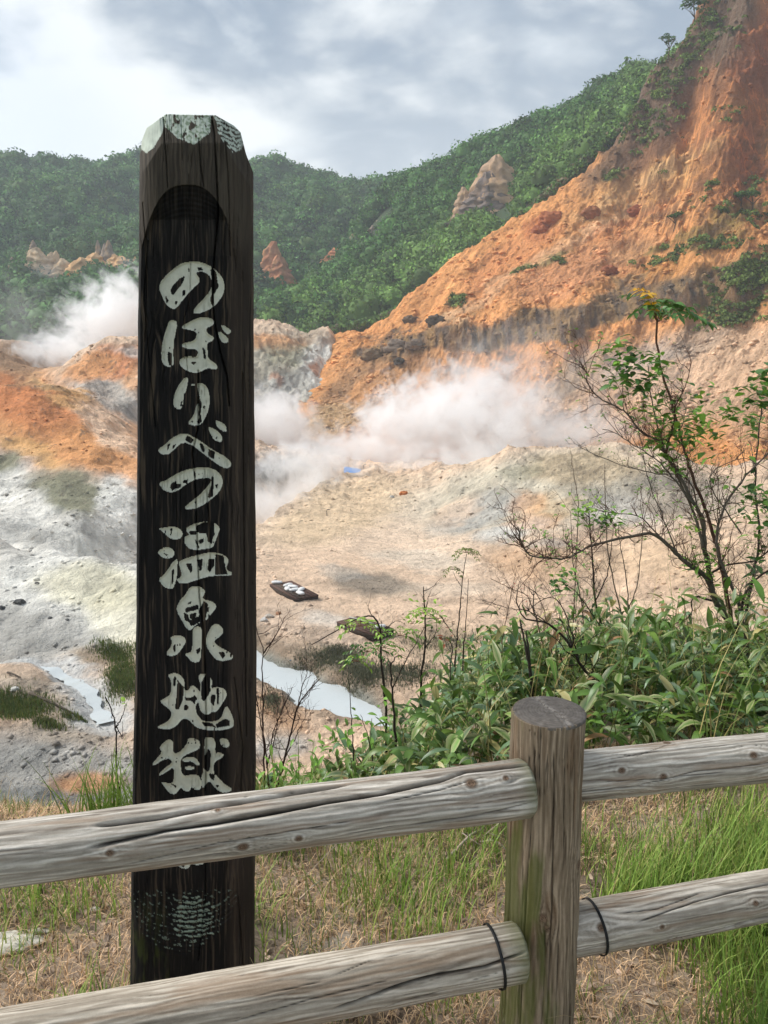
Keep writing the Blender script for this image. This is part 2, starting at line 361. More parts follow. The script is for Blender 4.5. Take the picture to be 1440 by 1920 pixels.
zonesA = [(100, 1120, 320, 130, 0, white, 1), (100, 950, 330, 110, 8, white, .95), (60, 860, 130, 60, 20, grey, .3), (190, 1100, 130, 45, 8, cream, .75), (240, 1150, 70, 70, 0, cream, .6),
  (40, 1070, 40, 14, 10, dgrey, .3), (60, 1180, 150, 40, 4, grey, .9), (20, 1220, 110, 36, 0, grey, .9), (40, 1000, 90, 26, 6, grey, .65), (100, 1465, 260, 95, 4, grey, .95), (60, 1530, 260, 60, 0, dgrey, .85), (10, 1420, 120, 45, 0, dgrey, .5),
  (80, 1310, 200, 40, 6, lin(178, 165, 148), .85), (150, 1370, 130, 25, 0, lin(170, 160, 145), .7), (155, 1470, 70, 22, -4, orange, .75), (190, 1230, 60, 22, 6, lin(150, 130, 105), .8),
  (100, 790, 210, 95, 22, orange, .95), (60, 760, 120, 48, 24, rust, .75), (190, 855, 110, 40, 30, orange, .75), (200, 800, 80, 26, 34, ltan, .7), (60, 845, 70, 20, 20, ochre, .6), (20, 745, 70, 22, 0, rust, .5),
  (130, 920, 75, 42, 25, olive, .95), (15, 870, 30, 26, 0, olive, .95), (150, 980, 60, 25, 30, grey, .5), (215, 930, 40, 30, 30, white, .9), (200, 745, 100, 26, 24, grey, .8), (245, 760, 40, 30, 20, dgrey, .35), (110, 735, 60, 16, 25, ochre, .55), (60, 718, 60, 14, 20, olive, .35),
  (215, 680, 80, 32, -14, rust, .85), (165, 690, 50, 26, -20, orange, .8), (245, 665, 30, 16, 0, white, .6), (240, 715, 24, 24, 0, orange, .6), (30, 670, 80, 40, 0, lin(150, 120, 92), .9),
  (540, 700, 110, 95, 0, lin(176, 168, 150), 1), (500, 640, 90, 20, 4, orange, .75), (600, 690, 40, 60, 30, white, .8), (545, 665, 45, 22, 10, olive, .6), (520, 740, 50, 40, 0, grey, .85), (600, 700, 16, 20, 30, rust, .7), (525, 715, 14, 14, 0, rust, .5), (560, 705, 30, 14, -20, dgrey, .4), (600, 640, 50, 18, 0, lin(168,150,130), .7),
  (530, 910, 120, 60, 10, grey, .85), (500, 935, 90, 22, 0, lin(170, 150, 128), .8), (490, 880, 60, 26, 0, lin(190, 192, 190), .7),
  (700, 1020, 330, 130, 0, ltan, 1), (640, 960, 160, 60, -20, lin(216, 190, 156), .8), (640, 1090, 300, 70, 0, tan, .7), (560, 1180, 130, 60, 10, lin(205, 182, 160), .8),
  (690, 1095, 85, 24, 4, lin(128, 120, 108), .85), (640, 1080, 50, 12, 0, grey, .35), (780, 1045, 120, 20, 4, lin(215, 205, 188), .5), (600, 1160, 50, 18, 0, white, .45), (840, 1110, 120, 20, 0, lin(216, 200, 180), .5),
  (1000, 920, 260, 75, -8, lin(204, 194, 174), 1), (900, 960, 90, 30, -24, grey, .85), (960, 990, 70, 18, -20, white, .8), (930, 1005, 50, 18, -14, grey, .5), (1000, 970, 60, 20, -10, orange, .45), (1050, 940, 70, 26, 0, ochre, .4), (860, 960, 50, 26, -24, tan, .6), (985, 935, 40, 22, -10, orange, .45),
  (1100, 880, 120, 30, 0, lin(170, 148, 116), .7), (980, 885, 60, 16, -10, olive, .45), (1250, 930, 160, 50, 0, lin(160, 152, 138), .8), (1150, 960, 70, 40, 10, grey, .6), (1200, 985, 80, 20, 12, white, .35), (1020, 1020, 40, 16, 0, grey, .6),
  (1020, 1060, 130, 42, 6, lin(204, 170, 138), .95), (1250, 1080, 220, 90, 0, lin(218, 188, 156), .95), (1150, 1130, 220, 50, 0, tan, .8),
  (615, 1240, 90, 26, 14, lin(112, 112, 96), .85), (680, 1265, 60, 30, 10, lin(96, 92, 76), .7), (520, 1330, 60, 30, 30, lin(176, 140, 108), .8), (520, 1395, 70, 30, 0, grey, .8), (560, 1215, 60, 14, 20, tan, .5), (835, 1200, 90, 40, 0, lin(150, 135, 110), .6)]
colA = blobs(px, py, tan, zonesA, wx, wy)
mott = fbm(Xg / 3.2, Yg / 3.2, 1, 6, 31, .68)
flatc = np.exp(-((px - 690) / 260) ** 2 - ((py - 1040) / 150) ** 2); colA *= (1 + (.34 - .20 * flatc) * mott + .14 * fbm(Xg / 5, Yg / .9, 2, 4, 33) + .10 * ridged(Xg / 1.6, Yg / 2.2, 2, 4, 34))[..., None]
crk = (1 - sst(0, .055, np.abs(pn(Xg / 5 + .5 * fbm(Xg / 3, Yg / 3, 0, 3, 43), Yg / 8, 0, 44)))) * sst(-.1, .3, fbm(Xg / 9, Yg / 9, 4, 3, 45)) * (1 - flatc); colA *= (1 - .34 * crk)[..., None]
spk = sst(.55, .75, fbm(Xg / .9, Yg / .9, 3, 4, 36) + .35 * fbm(Xg / 12, Yg / 12, 0, 3, 37)); spk = spk * sst(40, 70, Yg) * .6
colA = colA * (1 - spk[..., None]) + np.array(lin(120, 112, 98)) * spk[..., None]
sd = sdist(pool, Xg, Yg); wm = (1 - sst(.1, 1.6, sd + .6 * fbm(Xg, Yg, 0, 3, 42)))[..., None] * .75; colA = colA * (1 - wm) + np.array(lin(150, 132, 112)) * wm; w = (1 - sst(-.3, .3, sd))[..., None]; colA = colA * (1 - w) + np.array(lin(150, 150, 140)) * w
bd = segdist(brook, Xg, Yg); w = ((1 - sst(.6, 1.6, bd + .5 * fbm(Xg / 1.3, Yg / 1.3, 0, 3, 4))) * .8)[..., None]; colA = colA * (1 - w) + np.array(lin(220, 222, 220)) * w
terrA = mesh_obj('valley_floor', np.stack([Xg, Yg, Zg], -1).reshape(-1, 3), grid_faces(*Xg.shape), M_terrain, colA.reshape(-1, 3), smooth=True)
tag(terrA, kind='structure')
GRA = (Xg, Yg, Zg, colA)
def nofloor(X, Y): return float(SA.z(np.array([X]), np.array([Y]))[0])

# ---- the tall oxidised slope on the right
sky_px = [(620, 630, 178), (660, 618, 179), (700, 602, 180), (760, 553, 181), (810, 512, 182), (860, 472, 182), (910, 440, 182), (960, 407, 182), (1010, 375, 181), (1060, 342, 181), (1100, 312, 180), (1130, 282, 180), (1160, 250, 179), (1180, 222, 178), (1195, 185, 177), (1212, 150, 176),
          (1240, 108, 175), (1270, 80, 174), (1300, 32, 172), (1330, -20, 171), (1440, -180, 168), (1750, -500, 165)]
B = [W(*p) for p in sky_px]
B += [b + np.array([0, 9, -9.0]) for b in B] + [b + np.array([b[0] * .15, 30, -34.0]) for b in B]
B += [W(*p) for p in ((505, 800, 135), (590, 820, 125), (650, 850, 118), (800, 880, 112), (1000, 890, 108), (1200, 900, 103), (1440, 940, 95), (1750, 960, 90),
      (528, 765, 147), (568, 700, 163), (598, 660, 172), (640, 740, 143), (680, 700, 147),
      (700, 652, 154), (780, 632, 150), (860, 603, 147), (960, 577, 143), (1100, 562, 138), (1200, 527, 136), (1300, 502, 131), (1400, 482, 128), (1550, 465, 122),
      (700, 685, 149), (780, 690, 144), (860, 692, 141), (960, 690, 136.5), (1100, 640, 134), (1200, 618, 131), (1300, 606, 126), (1400, 592, 122.5), (1550, 570, 117),
      (700, 780, 132), (860, 770, 127), (1000, 770, 123), (1100, 730, 123), (1250, 725, 116), (1400, 700, 111), (1440, 810, 100), (1200, 820, 108), (1550, 700, 105),
      (700, 625, 168), (800, 562, 166), (900, 520, 162), (960, 480, 163), (1100, 430, 160), (1250, 350, 158), (1400, 300, 150), (1440, 150, 158), (1300, 200, 165), (1200, 300, 169), (1440, 400, 140), (1600, 200, 145), (1150, 480, 150), (1000, 520, 155))]
B += [wp(450, 150, -14), wp(450, 190, -6), wp(450, 125, -22), wp(560, 112, -20), wp(700, 105, -22), wp(900, 98, -22), wp(1200, 92, -22), wp(1500, 84, -22), wp(1800, 80, -22), wp(540, 185, 0), wp(300, 170, -20)]
SB = Sheet(B)
SILC = lambda px: 0 * px
SILB = lambda px: np.interp(px, [560, 620, 660, 700, 760, 810, 860, 910, 960, 1010, 1060, 1100, 1130, 1160, 1180, 1212, 1240], [0, 1.1, 1.2, .7, 1.6, .8, .8, 1.1, 1.2, .2, .8, 1.9, 2.1, 3.6, 4.6, 5.4, 4.6])
def detB(X, Y):
    z0 = SB._z0; px, py = proj(X, Y, z0)
    up = sst(560, 700, px) * (1 - sst(0, 24, Y - SB._crest(px)))
    # gullies run downhill: stretched along the fall line (up and to the right in the picture)
    a = X * .47 - Y * .88; b = X * .88 + Y * .47
    g = ridged(a / 9 + .25 * fbm(X / 14, Y / 14, 0, 2, 3), b / 34 + z0 / 60, 0, 5, 41)
    r = .95 * g + 1.0 * fbm(X / 16, Y / 16, z0 / 16, 3, 45)
    crag = sst(1000, 1250, px + (250 - py) * .35) * (1 - sst(380, 560, py))
    r += crag * 1.0 * ridged(X / 3, Y / 3, z0 / 6, 4, 60) + crag * (2.4 * ridged(X / 8, Y / 8, z0 / 15, 5, 47) - .6)
    hr = sst(1120, 1230, px) * (1 - sst(230, 330, py + (px - 1200) * .3)); r += hr * 1.6 * ridged(X / 6, Y / 7, z0 / 11, 4, 49)
    band = np.interp(px, [680, 780, 860, 960, 1100, 1200, 1300, 1400, 1550], [670, 660, 645, 632, 602, 570, 552, 536, 515]); bw = np.interp(px, [600, 690, 760, 860, 1400, 1460], [0, .25, .5, 1, 1, .4])
    t = np.exp(-((py - band + 14) / 38) ** 2) * bw * (.35 + .65 * sst(-.3, .3, fbm(X / 11, Y / 11, z0 / 11, 3, 53)))
    r +=2.2 * t * fbm(X / 7, Y / 12, z0 / 6, 4, 54) +  t * (1.5 * ridged(X / 2.2, Y / 14, 0, 4, 51) + .8 * fbm(X / 5, Y / 5, z0 / 3, 3, 52))
    r += .5 * ridged(X / 3.4, Y / 3.4, z0 / 4, 4, 55)
    r += .24 * ridged(a / 1.3, b / 4, 0, 3, 58) + .35 * fbm(X / 2, Y / 2, z0 / 2, 4, 59, .6)
    return (r - 2.2 - SILC(px)) * (.15 + .85 * up) * sst(80, 115, Y) - SILB(px) * sst(110, 150, Y)
crestx = np.array([p[0] for p in sky_px]); cresty = np.array([p[2] for p in sky_px])
SB._crest = lambda px: np.interp(px, crestx, cresty)
def SBz(X, Y):
    SB._z0 = SB.z0(X, Y); return SB._z0 + detB(X, Y)
SB.z = SBz
Xg, Yg, Zg = SB.grid(-.20, .80, 84, 215, 980, 900)
px, py = proj(Xg, Yg, Zg)
keep = (px > 500)
wx = 30 * fbm(Xg / 12, Yg / 12, Zg / 12, 4, 61) + 9 * fbm(Xg / 3, Yg / 3, Zg / 3, 3, 62); wy = 18 * fbm(Xg / 12, Yg / 12, Zg / 9, 4, 63) + 6 * fbm(Xg / 3, Yg / 3, Zg / 3, 3, 65)
or1, or2, red, pale, brn, grn = lin(236, 168, 108), lin(242, 184, 118), lin(200, 118, 76), lin(230, 186, 136), lin(140, 110, 90), lin(92, 112, 58)
zonesB = [(1000, 400, 900, 600, 0, or1, 1), (1250, 330, 150, 60, -14, or2, .75), (1180, 370, 110, 36, -20, lin(216, 158, 104), .6), (1020, 430, 34, 22, -30, red, .7), (950, 500, 120, 40, -36, lin(224, 150, 100), .6),
  (1330, 130, 150, 110, -40, red, .4), (1420, 110, 80, 100, -30, lin(158, 92, 66), .75), (1222, 175, 170, 60, -57, lin(124, 108, 92), 1), (1345, 50, 130, 62, -57, lin(120, 106, 90), 1), (1150, 290, 90, 30, -45, lin(128, 102, 80), .9), (1230, 250, 110, 22, -50, lin(150, 108, 80), .8),
  (1380, 330, 70, 80, 0, lin(186, 118, 74), .7), (1410, 280, 40, 90, 20, red, .6), (1230, 400, 120, 26, -16, lin(216, 164, 112), .5), (1100, 500, 160, 40, -22, lin(212, 150, 112), .6), (1180, 470, 60, 20, -20, lin(222, 178, 128), .4),
  (1400, 400, 60, 20, -14, grn, .5), (1330, 440, 90, 16, -16, grn, .55), (1250, 455, 50, 10, -28, grn, .7), (1240, 500, 70, 18, -20, lin(196, 140, 80), .6), (1400, 520, 70, 45, -20, lin(70, 88, 48), .95), (1350, 575, 60, 22, 0, lin(84, 96, 58), .8), (1430, 470, 60, 22, -14, lin(222, 160, 112), .6),
  (1130, 580, 330, 30, -14, lin(140, 128, 114), .6), (900, 625, 60, 30, -8, lin(132, 122, 108), .7), (1330, 530, 90, 40, -10, lin(150, 128, 96), .7), (745, 650, 54, 20, -10, lin(104, 92, 82), .85), (700, 668, 34, 20, 0, lin(140, 110, 84), .6), (1240, 560, 70, 26, -14, lin(120, 112, 104), .5), (1180, 350, 130, 22, -30, lin(244, 200, 146), .5), (1280, 300, 100, 20, -24, lin(240, 194, 136), .5), (1080, 450, 130, 16, -30, lin(244, 200, 158), .5), (900, 560, 110, 14, -36, lin(240, 196, 152), .5), (820, 620, 90, 10, -36, lin(236, 200, 160), .4), (1200, 410, 150, 14, -22, lin(200, 120, 78), .45), (1350, 250, 70, 18, -30, lin(196, 116, 80), .5),
  (700, 740, 190, 80, -38, lin(212, 160, 114), .7), (620, 755, 110, 20, -44, lin(150, 122, 94), .6), (690, 700, 90, 14, -44, lin(160, 128, 98), .5), (600, 800, 120, 30, -12, lin(204, 172, 132), .8), (830, 740, 120, 40, -36, lin(220, 170, 126), .6), (760, 690, 60, 20, -30, lin(176, 140, 108), .4),
  (1150, 750, 330, 90, -20, lin(214, 176, 142), .9), (1350, 700, 170, 90, -30, lin(228, 190, 156), .9), (1290, 640, 80, 26, -24, lin(160, 150, 138), .5), (1200, 680, 90, 20, -20, lin(200, 190, 180), .35), (1080, 700, 110, 20, -30, lin(150, 140, 118), .5), (1420, 780, 80, 60, -20, lin(206, 170, 140), .7), (1060, 790, 50, 26, -20, lin(120, 96, 84), .5),
  (855, 558, 22, 12, -10, lin(64, 66, 44), .95), (820, 602, 18, 9, 0, lin(84, 72, 60), .9), (985, 505, 26, 9, -28, lin(110, 120, 70), .8), (1050, 480, 30, 8, -30, lin(110, 124, 70), .6), (770, 600, 12, 8, 0, brn, .9), (1147, 322, 14, 9, 0, grn, .9)]
colB = blobs(px, py, or1, zonesB, wx, wy)
st = fbm((Xg * .47 - Yg * .88) / 1.8, (Xg * .88 + Yg * .47) / 22, Zg / 30, 5, 71, .6)
colB *= (1.14 + .26 * st + .28 * fbm(Xg / 5, Yg / 5, Zg / 5, 6, 73, .68))[..., None]
band = np.interp(px, [680, 780, 860, 960, 1100, 1200, 1300, 1400, 1550], [670, 660, 645, 632, 602, 570, 552, 536, 515]); bw = np.interp(px, [600, 690, 760, 860, 1400, 1460], [0, .3, .5, 1, 1, 0])
t = (np.exp(-((py + 1.5 * wy - band + 14) / 30) ** 2) * bw)
streak = sst(-.5, .5, fbm(Xg / 1.1, Yg / 12, Zg / 9, 4, 75)); gc = np.array(lin(96, 90, 84)) * streak[..., None] + np.array(lin(172, 140, 98)) * (1 - streak[..., None])
t = (sst(.20, .50, t * 1.15 + .36 * fbm(Xg / 4, Yg / 4, Zg / 4, 3, 77)) * .85)[..., None]; colB = colB * (1 - t) + gc * t
dz = np.gradient(Zg, axis=0) / (np.gradient(Yg, axis=0) + 1e-6)
rk = sst(1.5, 3.2, dz) * .55; colB = colB * (1 - rk[..., None]) + np.array(lin(128, 96, 78)) * rk[..., None]
sp = sst(.62, .85, fbm(Xg / 1.3, Yg / 1.3, Zg / 1.3, 4, 79) + .5 * fbm(Xg / 15, Yg / 15, 0, 2, 80)) * .6; colB = colB * (1 - sp[..., None]) + np.array(lin(110, 88, 66)) * sp[..., None]
gf = grid_faces(*Xg.shape); kf = keep.ravel()[gf].all(1)
terrB = mesh_obj('hillside', np.stack([Xg, Yg, Zg], -1).reshape(-1, 3), gf[kf], M_slope, colB.reshape(-1, 3), smooth=True)
tag(terrB, kind='structure')
GRB = (Xg, Yg, Zg, colB)

# ---- wooded hills
C1 = [W(p[0], p[1] + 27, p[2]) for p in ((-400, 330, 430), (-200, 318, 430), (0, 318, 430), (100, 334, 425), (180, 322, 430), (262, 316, 430), (340, 312, 430), (420, 330, 430), (480, 344, 430), (530, 340, 430), (600, 338, 430), (650, 344, 428), (690, 362, 420), (740, 380, 410), (900, 390, 400), (1200, 380, 400), (1900, 330, 400))]
C1 += [b + np.array([0, 60, -30.]) for b in C1]
C1 += [W(*p) for p in ((-400, 470, 320), (0, 480, 320), (150, 470, 325), (262, 480, 320), (400, 470, 325), (560, 480, 325), (-400, 560, 260), (0, 565, 255), (150, 560, 258), (300, 560, 258), (450, 560, 262), (-400, 650, 200), (0, 650, 200), (150, 655, 200), (300, 650, 200), (480, 620, 205), (700, 640, 230), (700, 500, 330), (1200, 500, 330), (1900, 500, 330))]
SC1 = Sheet(C1)
SC1.detail = lambda X, Y: 5 * fbm(X / 45, Y / 45, 0, 3, 91) + 7 * ridged(X / 60, Y / 120, 0, 2, 95) * sst(220, 300, Y) * (1 - sst(380, 430, Y))
c2c = [(480, 615, 238), (530, 578, 245), (600, 535, 256), (650, 488, 270), (690, 430, 288), (722, 382, 303), (770, 358, 303), (830, 325, 300), (880, 302, 298), (930, 280, 295), (1000, 258, 290), (1060, 234, 285), (1130, 203, 280), (1200, 172, 275), (1440, 60, 265), (1900, -80, 260)]
C2 = [W(p[0], p[1] + 24, p[2]) for p in c2c]; C2 += [b + np.array([b[0] * .08, 26, -22.]) for b in C2] + [b + np.array([0, 70, -70.]) for b in C2]
C2 += [W(*p) for p in ((480, 640, 205), (560, 640, 200), (640, 640, 198), (760, 590, 198), (860, 510, 198), (1000, 405, 198), (1200, 240, 195), (1440, 60, 190), (1900, -60, 190), (700, 500, 240), (860, 420, 240), (1000, 330, 240))] + [wp(400, 230, 4), wp(300, 240, -5), wp(400, 300, -10), wp(200, 300, -30)]
SC2 = Sheet(C2); SC2.detail = lambda X, Y: 2.2 * fbm(X / 28, Y / 28, 0, 3, 93)
for S_, nm, ar in ((SC1, 'wooded_hill', (-.75, 1.0, 190, 520, 260, 130)), (SC2, 'wooded_ridge', (-.22, 1.0, 190, 330, 260, 120))):
    Xg, Yg, Zg = S_.grid(*ar)
    c = np.array(lin(56, 74, 44)) * (1 + .4 * fbm(Xg / 8, Yg / 8, 0, 4, 97))[..., None]
    tag(mesh_obj(nm, np.stack([Xg, Yg, Zg], -1).reshape(-1, 3), grid_faces(*Xg.shape), M_forest, c.reshape(-1, 3), smooth=True), kind='structure')
gp = mesh_obj('ground', [(-1450, -260, -30), (1450, -260, -30), (1450, 1450, -30), (-1450, 1450, -30)], np.array([[0, 1, 2, 3]]), M_forest, np.array([lin(60, 80, 46)] * 4)); tag(gp, kind='structure')

rng = np.random.RandomState(11)
def leafcloud(cen, rad, nq, size, colr, hgt=1.0):
    """many small leaf clump faces over lumpy crowns: cen n x 3, rad n, nq faces per crown; colr n x 3"""
    n = len(cen); N = n * nq
    d = rng.normal(size=(N, 3)); d /= np.linalg.norm(d, axis=1)[:, None]
    d[:, 2] = np.abs(d[:, 2]) * 1.0 - .25 * (rng.rand(N) < .5); ci = np.repeat(np.arange(n), nq)
    lump = 1 + .30 * pn(d[:, 0] * 2.2 + ci * 3.1, d[:, 1] * 2.2 + ci * 1.7, d[:, 2] * 2.2, 5)
    r = rad[ci] * lump * (1 - .28 * rng.rand(N) ** 2)
    c = cen[ci] + d * r[:, None] * np.array([1, 1, hgt])
    nrm = d + .75 * rng.normal(size=(N, 3)); nrm /= np.linalg.norm(nrm, axis=1)[:, None]
    u = np.cross(nrm, rng.normal(size=(N, 3))); u /= np.linalg.norm(u, axis=1)[:, None] + 1e-9; v = np.cross(nrm, u)
    s = (size * rad[ci] * rng.uniform(.6, 1.35, N))[:, None]
    V = np.stack([c - u * s, c - v * s * .7 + nrm * s * .25, c + u * s, c + v * s * .7 + nrm * s * .2], 1).reshape(-1, 3)
    cc = colr[ci] * (1 + .26 * rng.normal(size=(N, 1))).clip(.45, 1.7)
    return V, np.arange(N * 4).reshape(-1, 4), np.repeat(cc, 4, 0)
def forest(name, S_, n, a0, a1, Y0, Y1, rmin, rmax, nq, cfun, keepfun, label, cat='forest', hgt=.95, size=.115):
    a = rng.uniform(a0, a1, n); Y = np.sqrt(rng.uniform(Y0 ** 2, Y1 ** 2, n)); X = a * Y; Z = S_.z(X, Y)
    px, py = proj(X, Y, Z); k = keepfun(px, py, Y); X, Y, Z, px, py = X[k], Y[k], Z[k], px[k], py[k]; n = len(X)
    rad = rmin + (rmax - rmin) * rng.rand(n) ** 1.6; cen = np.stack([X, Y, Z + rad * rng.uniform(.35, 1.0, n)], 1)
    V, Fc, C = leafcloud(cen, rad, nq, size, cfun(px, py, n), hgt)
    # a rough inner mass so that crowns close
    t, p = np.meshgrid(np.linspace(.15, math.pi * .62, 4), np.arange(7) / 7 * 2 * math.pi, indexing='ij')
    sph = np.stack([np.sin(t) * np.cos(p), np.sin(t) * np.sin(p), np.cos(t)], -1).reshape(-1, 3)
    V2 = (cen[:, None] + sph[None] * rad[:, None, None] * .78 * np.array([1, 1, hgt])).reshape(-1, 3); f = grid_faces(4, 7, True)
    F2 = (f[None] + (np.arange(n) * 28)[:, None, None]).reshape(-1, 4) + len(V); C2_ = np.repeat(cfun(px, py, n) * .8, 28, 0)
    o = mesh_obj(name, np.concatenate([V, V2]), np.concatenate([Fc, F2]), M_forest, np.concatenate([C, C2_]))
    tag(o, label, cat, kind='stuff'); return o
def cf1(px, py, n):
    b = np.array(lin(82, 120, 62)); v = 1 + .38 * fbm(px / 60, py / 40, 0, 3, 5)[:, None] + .34 * rng.normal(size=(n, 1))
    return b * v.clip(.45, 1.8) * np.array([1, 1, 1]) + (rng.rand(n, 1) < .12) * np.array([.03, .035, .0])
def cf2(px, py, n):
    skl = np.interp(px, [p[0] for p in sky_px], [p[1] for p in sky_px]); br = sst(-95, -20, py - skl)[:, None] * .9
    b = np.array(lin(80, 120, 58)) * (1 - br) + np.array(lin(106, 138, 66)) * br; v = 1 + .3 * fbm(px / 60, py / 40, 0, 3, 6)[:, None] + .32 * rng.normal(size=(n, 1))
    return b * v.clip(.45, 1.8)
# ------------------------------------------------------------------ rock spires in the woods: (tip px, tip py, base py, width px at base, distance, tone)
gtan, gor, gdk = lin(196, 172, 142), lin(210, 168, 122), lin(142, 128, 114)
SPIRES = [(70, 464, 520, 24, 262, 0, 'broad tan rock spire at the left end of the spire row'), (84, 478, 520, 14, 262, 0, 'slim tan rock spire beside the broad left one'), (97, 472, 512, 11, 264, 0, 'thin pale rock needle, second from left of the short pair'), (104, 470, 512, 10, 264, 0, 'thin pale rock needle, right one of the short pair'),
  (117, 484, 532, 20, 260, 0, 'stubby tan rock spire between the needles and the orange cone'), (154, 482, 545, 28, 256, 1, 'orange rock cone with the widest base in the spire row'), (133, 500, 535, 16, 258, 1, 'low orange rock knob left of the orange cone'), (177, 474, 514, 24, 260, 1, 'blunt orange brown rock block right of the orange cone'),
  (184, 450, 500, 9, 266, 2, 'dark thin rock needle behind the blunt block'), (196, 456, 512, 13, 263, 2, 'grey brown rock needle just left of the tallest spire'), (204, 450, 516, 15, 262, 2, 'tallest grey rock spire of the left row'), (215, 476, 522, 20, 261, 1, 'ragged orange rock spire right of the tallest one'), (230, 480, 526, 24, 260, 1, 'wide orange rock wall end with a jagged top'),
  (245, 496, 526, 16, 260, 1, 'small orange rock hump by the sign post edge'), (256, 480, 528, 14, 259, 1, 'orange rock spire touching the left edge of the sign post'), (37, 503, 524, 7, 262, 2, 'tiny grey rock needle low among the trees at far left'), (22, 481, 500, 6, 266, 2, 'faint tiny rock needle at the left edge of the woods'), (62, 450, 472, 8, 268, 2, 'dark needle tip above the broad left spire'),
  (514, 452, 540, 34, 262, 3, 'reddish rock spire in the woods right of the sign post'), (522, 478, 538, 26, 259, 3, 'reddish rock buttress leaning on the spire right of the sign post'),
  (661, 438, 470, 11, 262, 2, 'thin grey rock needle in the mid ridge woods'), (697, 422, 452, 11, 266, 2, 'thin brown rock needle higher in the mid ridge woods'), (737, 402, 424, 14, 268, 3, 'small red brown rock knob in the ridge woods'), (715, 410, 430, 18, 270, 2, 'dull brown rock hump beside the red brown knob'), (628, 464, 488, 20, 262, 3, 'small orange scar of rock low in the ridge woods'),
  (933, 290, 425, 66, 238, 4, 'tall pinnacle of pale brown rock standing out of the ridge'), (957, 312, 400, 30, 237, 4, 'right shoulder of rock beside the tall pinnacle'), (912, 322, 430, 52, 235, 5, 'grey rock fin in front of the tall pinnacle'), (886, 366, 424, 44, 234, 5, 'dark lower rock fin at the left foot of the tall pinnacle'), (870, 350, 415, 24, 237, 4, 'pale thin rock blade left of the dark fin'), (905, 395, 428, 30, 232, 5, 'low dark rock fin at the very foot of the pinnacle')]
TONES = [gtan, gor, gdk, lin(176, 120, 88), lin(174, 146, 120), lin(116, 104, 98)]
def clear_of(px, py, Y):
    k = np.ones(px.shape, bool)
    for (tx, ty, by, w, D, tn, lb) in SPIRES:
        k &= ~((np.abs(px - tx) < w * .5 + 4) & (py > ty - 14 + (np.abs(px - tx) * .3)) & (py < by + 20) & (Y < D + 4) & (Y > D - 60))
    return k
forest('forest', SC1, 9000, -.62, .35, 205, 440, 2.3, 6.6, 210, cf1, lambda px, py, Y: (px > -120) & (px < 760) & clear_of(px, py, Y), 'dense dark green wood covering the far hill behind the sign')
forest('forest', SC2, 5200, -.2, .62, 198, 312, 1.7, 5.0, 190, cf2, lambda px, py, Y: (px > 440) & (px < 1330) & clear_of(px, py, Y), 'brighter green wood on the ridge behind the orange slope')
# low bright scrub along the top edge of the orange slope
n = 2600; u = rng.uniform(0, 1, n); sk = np.array(sky_px[:14]); ii = u * (len(sk) - 1); i0 = ii.astype(int).clip(0, len(sk) - 2); fr = (ii - i0)[:, None]
pt = sk[i0] * (1 - fr) + sk[i0 + 1] * fr
Xs = (pt[:, 0] - 720) / F * pt[:, 2]; Ys = pt[:, 2] + rng.uniform(-1, 14, n) + 4
Xs = np.array([W(a, b, c)[0] for a, b, c in pt]) + rng.normal(size=n) * 1.5; Zs = np.maximum(SB.z(Xs, Ys), SC2.z(Xs, Ys)) ; rad = rng.uniform(.7, 1.9, n)
cc = np.array(lin(96, 128, 62)) * (1 + .3 * rng.normal(size=(n, 1))).clip(.5, 1.6); cc[rng.rand(n) < .2] = lin(120, 112, 84)
V, Fc, C = leafcloud(np.stack([Xs, Ys, Zs + rad * .3], 1), rad, 55, .26, cc, .8)
tag(mesh_obj('scrub', V, Fc, M_forest, C), 'low bright green scrub along the upper edge of the orange slope', 'scrub', kind='stuff')
# scrub on the slope itself and on the ragged crest
patches = [(1400, 400, 46, 16, 40), (1330, 448, 80, 10, 45), (1255, 462, 40, 7, 25), (1405, 520, 60, 34, 190), (1360, 580, 60, 16, 60), (1240, 170, 40, 60, 110), (1200, 240, 30, 40, 70), (1330, 40, 50, 50, 130), (1290, 110, 30, 40, 60), (1370, 215, 14, 10, 8), (855, 558, 16, 9, 16), (985, 505, 18, 6, 8), (1050, 482, 16, 5, 8), (1147, 322, 9, 6, 8), (1420, 330, 20, 14, 8), (1340, 320, 10, 6, 6), (1310, 345, 16, 6, 6)]
cs, rs = [], []
for (x, y, rx, ry, k) in patches:
    for _ in range(k):
        qx, qy = x + rng.normal() * rx * .6, y + rng.normal() * ry * .6
        # march the ray to the slope
        Yt = np.linspace(95, 200, 160); P3 = W(qx, qy, Yt) if False else None
        rx_, ry_, rz_ = ray(qx, qy); zr = EYE[2] + Yt / ry_ * rz_; zs = SB.z0(Yt / ry_ * rx_, Yt); hit = np.nonzero(zs > zr)[0]
        if len(hit) == 0: continue
        yy = Yt[hit[0]]; cs.append([yy / ry_ * rx_, yy, 0]); rs.append(rng.uniform(.35, 1.0))
cs = np.array(cs); rs = np.array(rs); cs[:, 2] = SB.z(cs[:, 0], cs[:, 1]) + rs * .3
cc = np.array(lin(112, 130, 66)) * (1 + .3 * rng.normal(size=(len(cs), 1))).clip(.5, 1.6)
V, Fc, C = leafcloud(cs, rs, 45, .28, cc, .8)
tag(mesh_obj('scrub', V, Fc, M_forest, C), 'patches of green scrub clinging to the orange slope and its crest', 'scrub', kind='stuff')

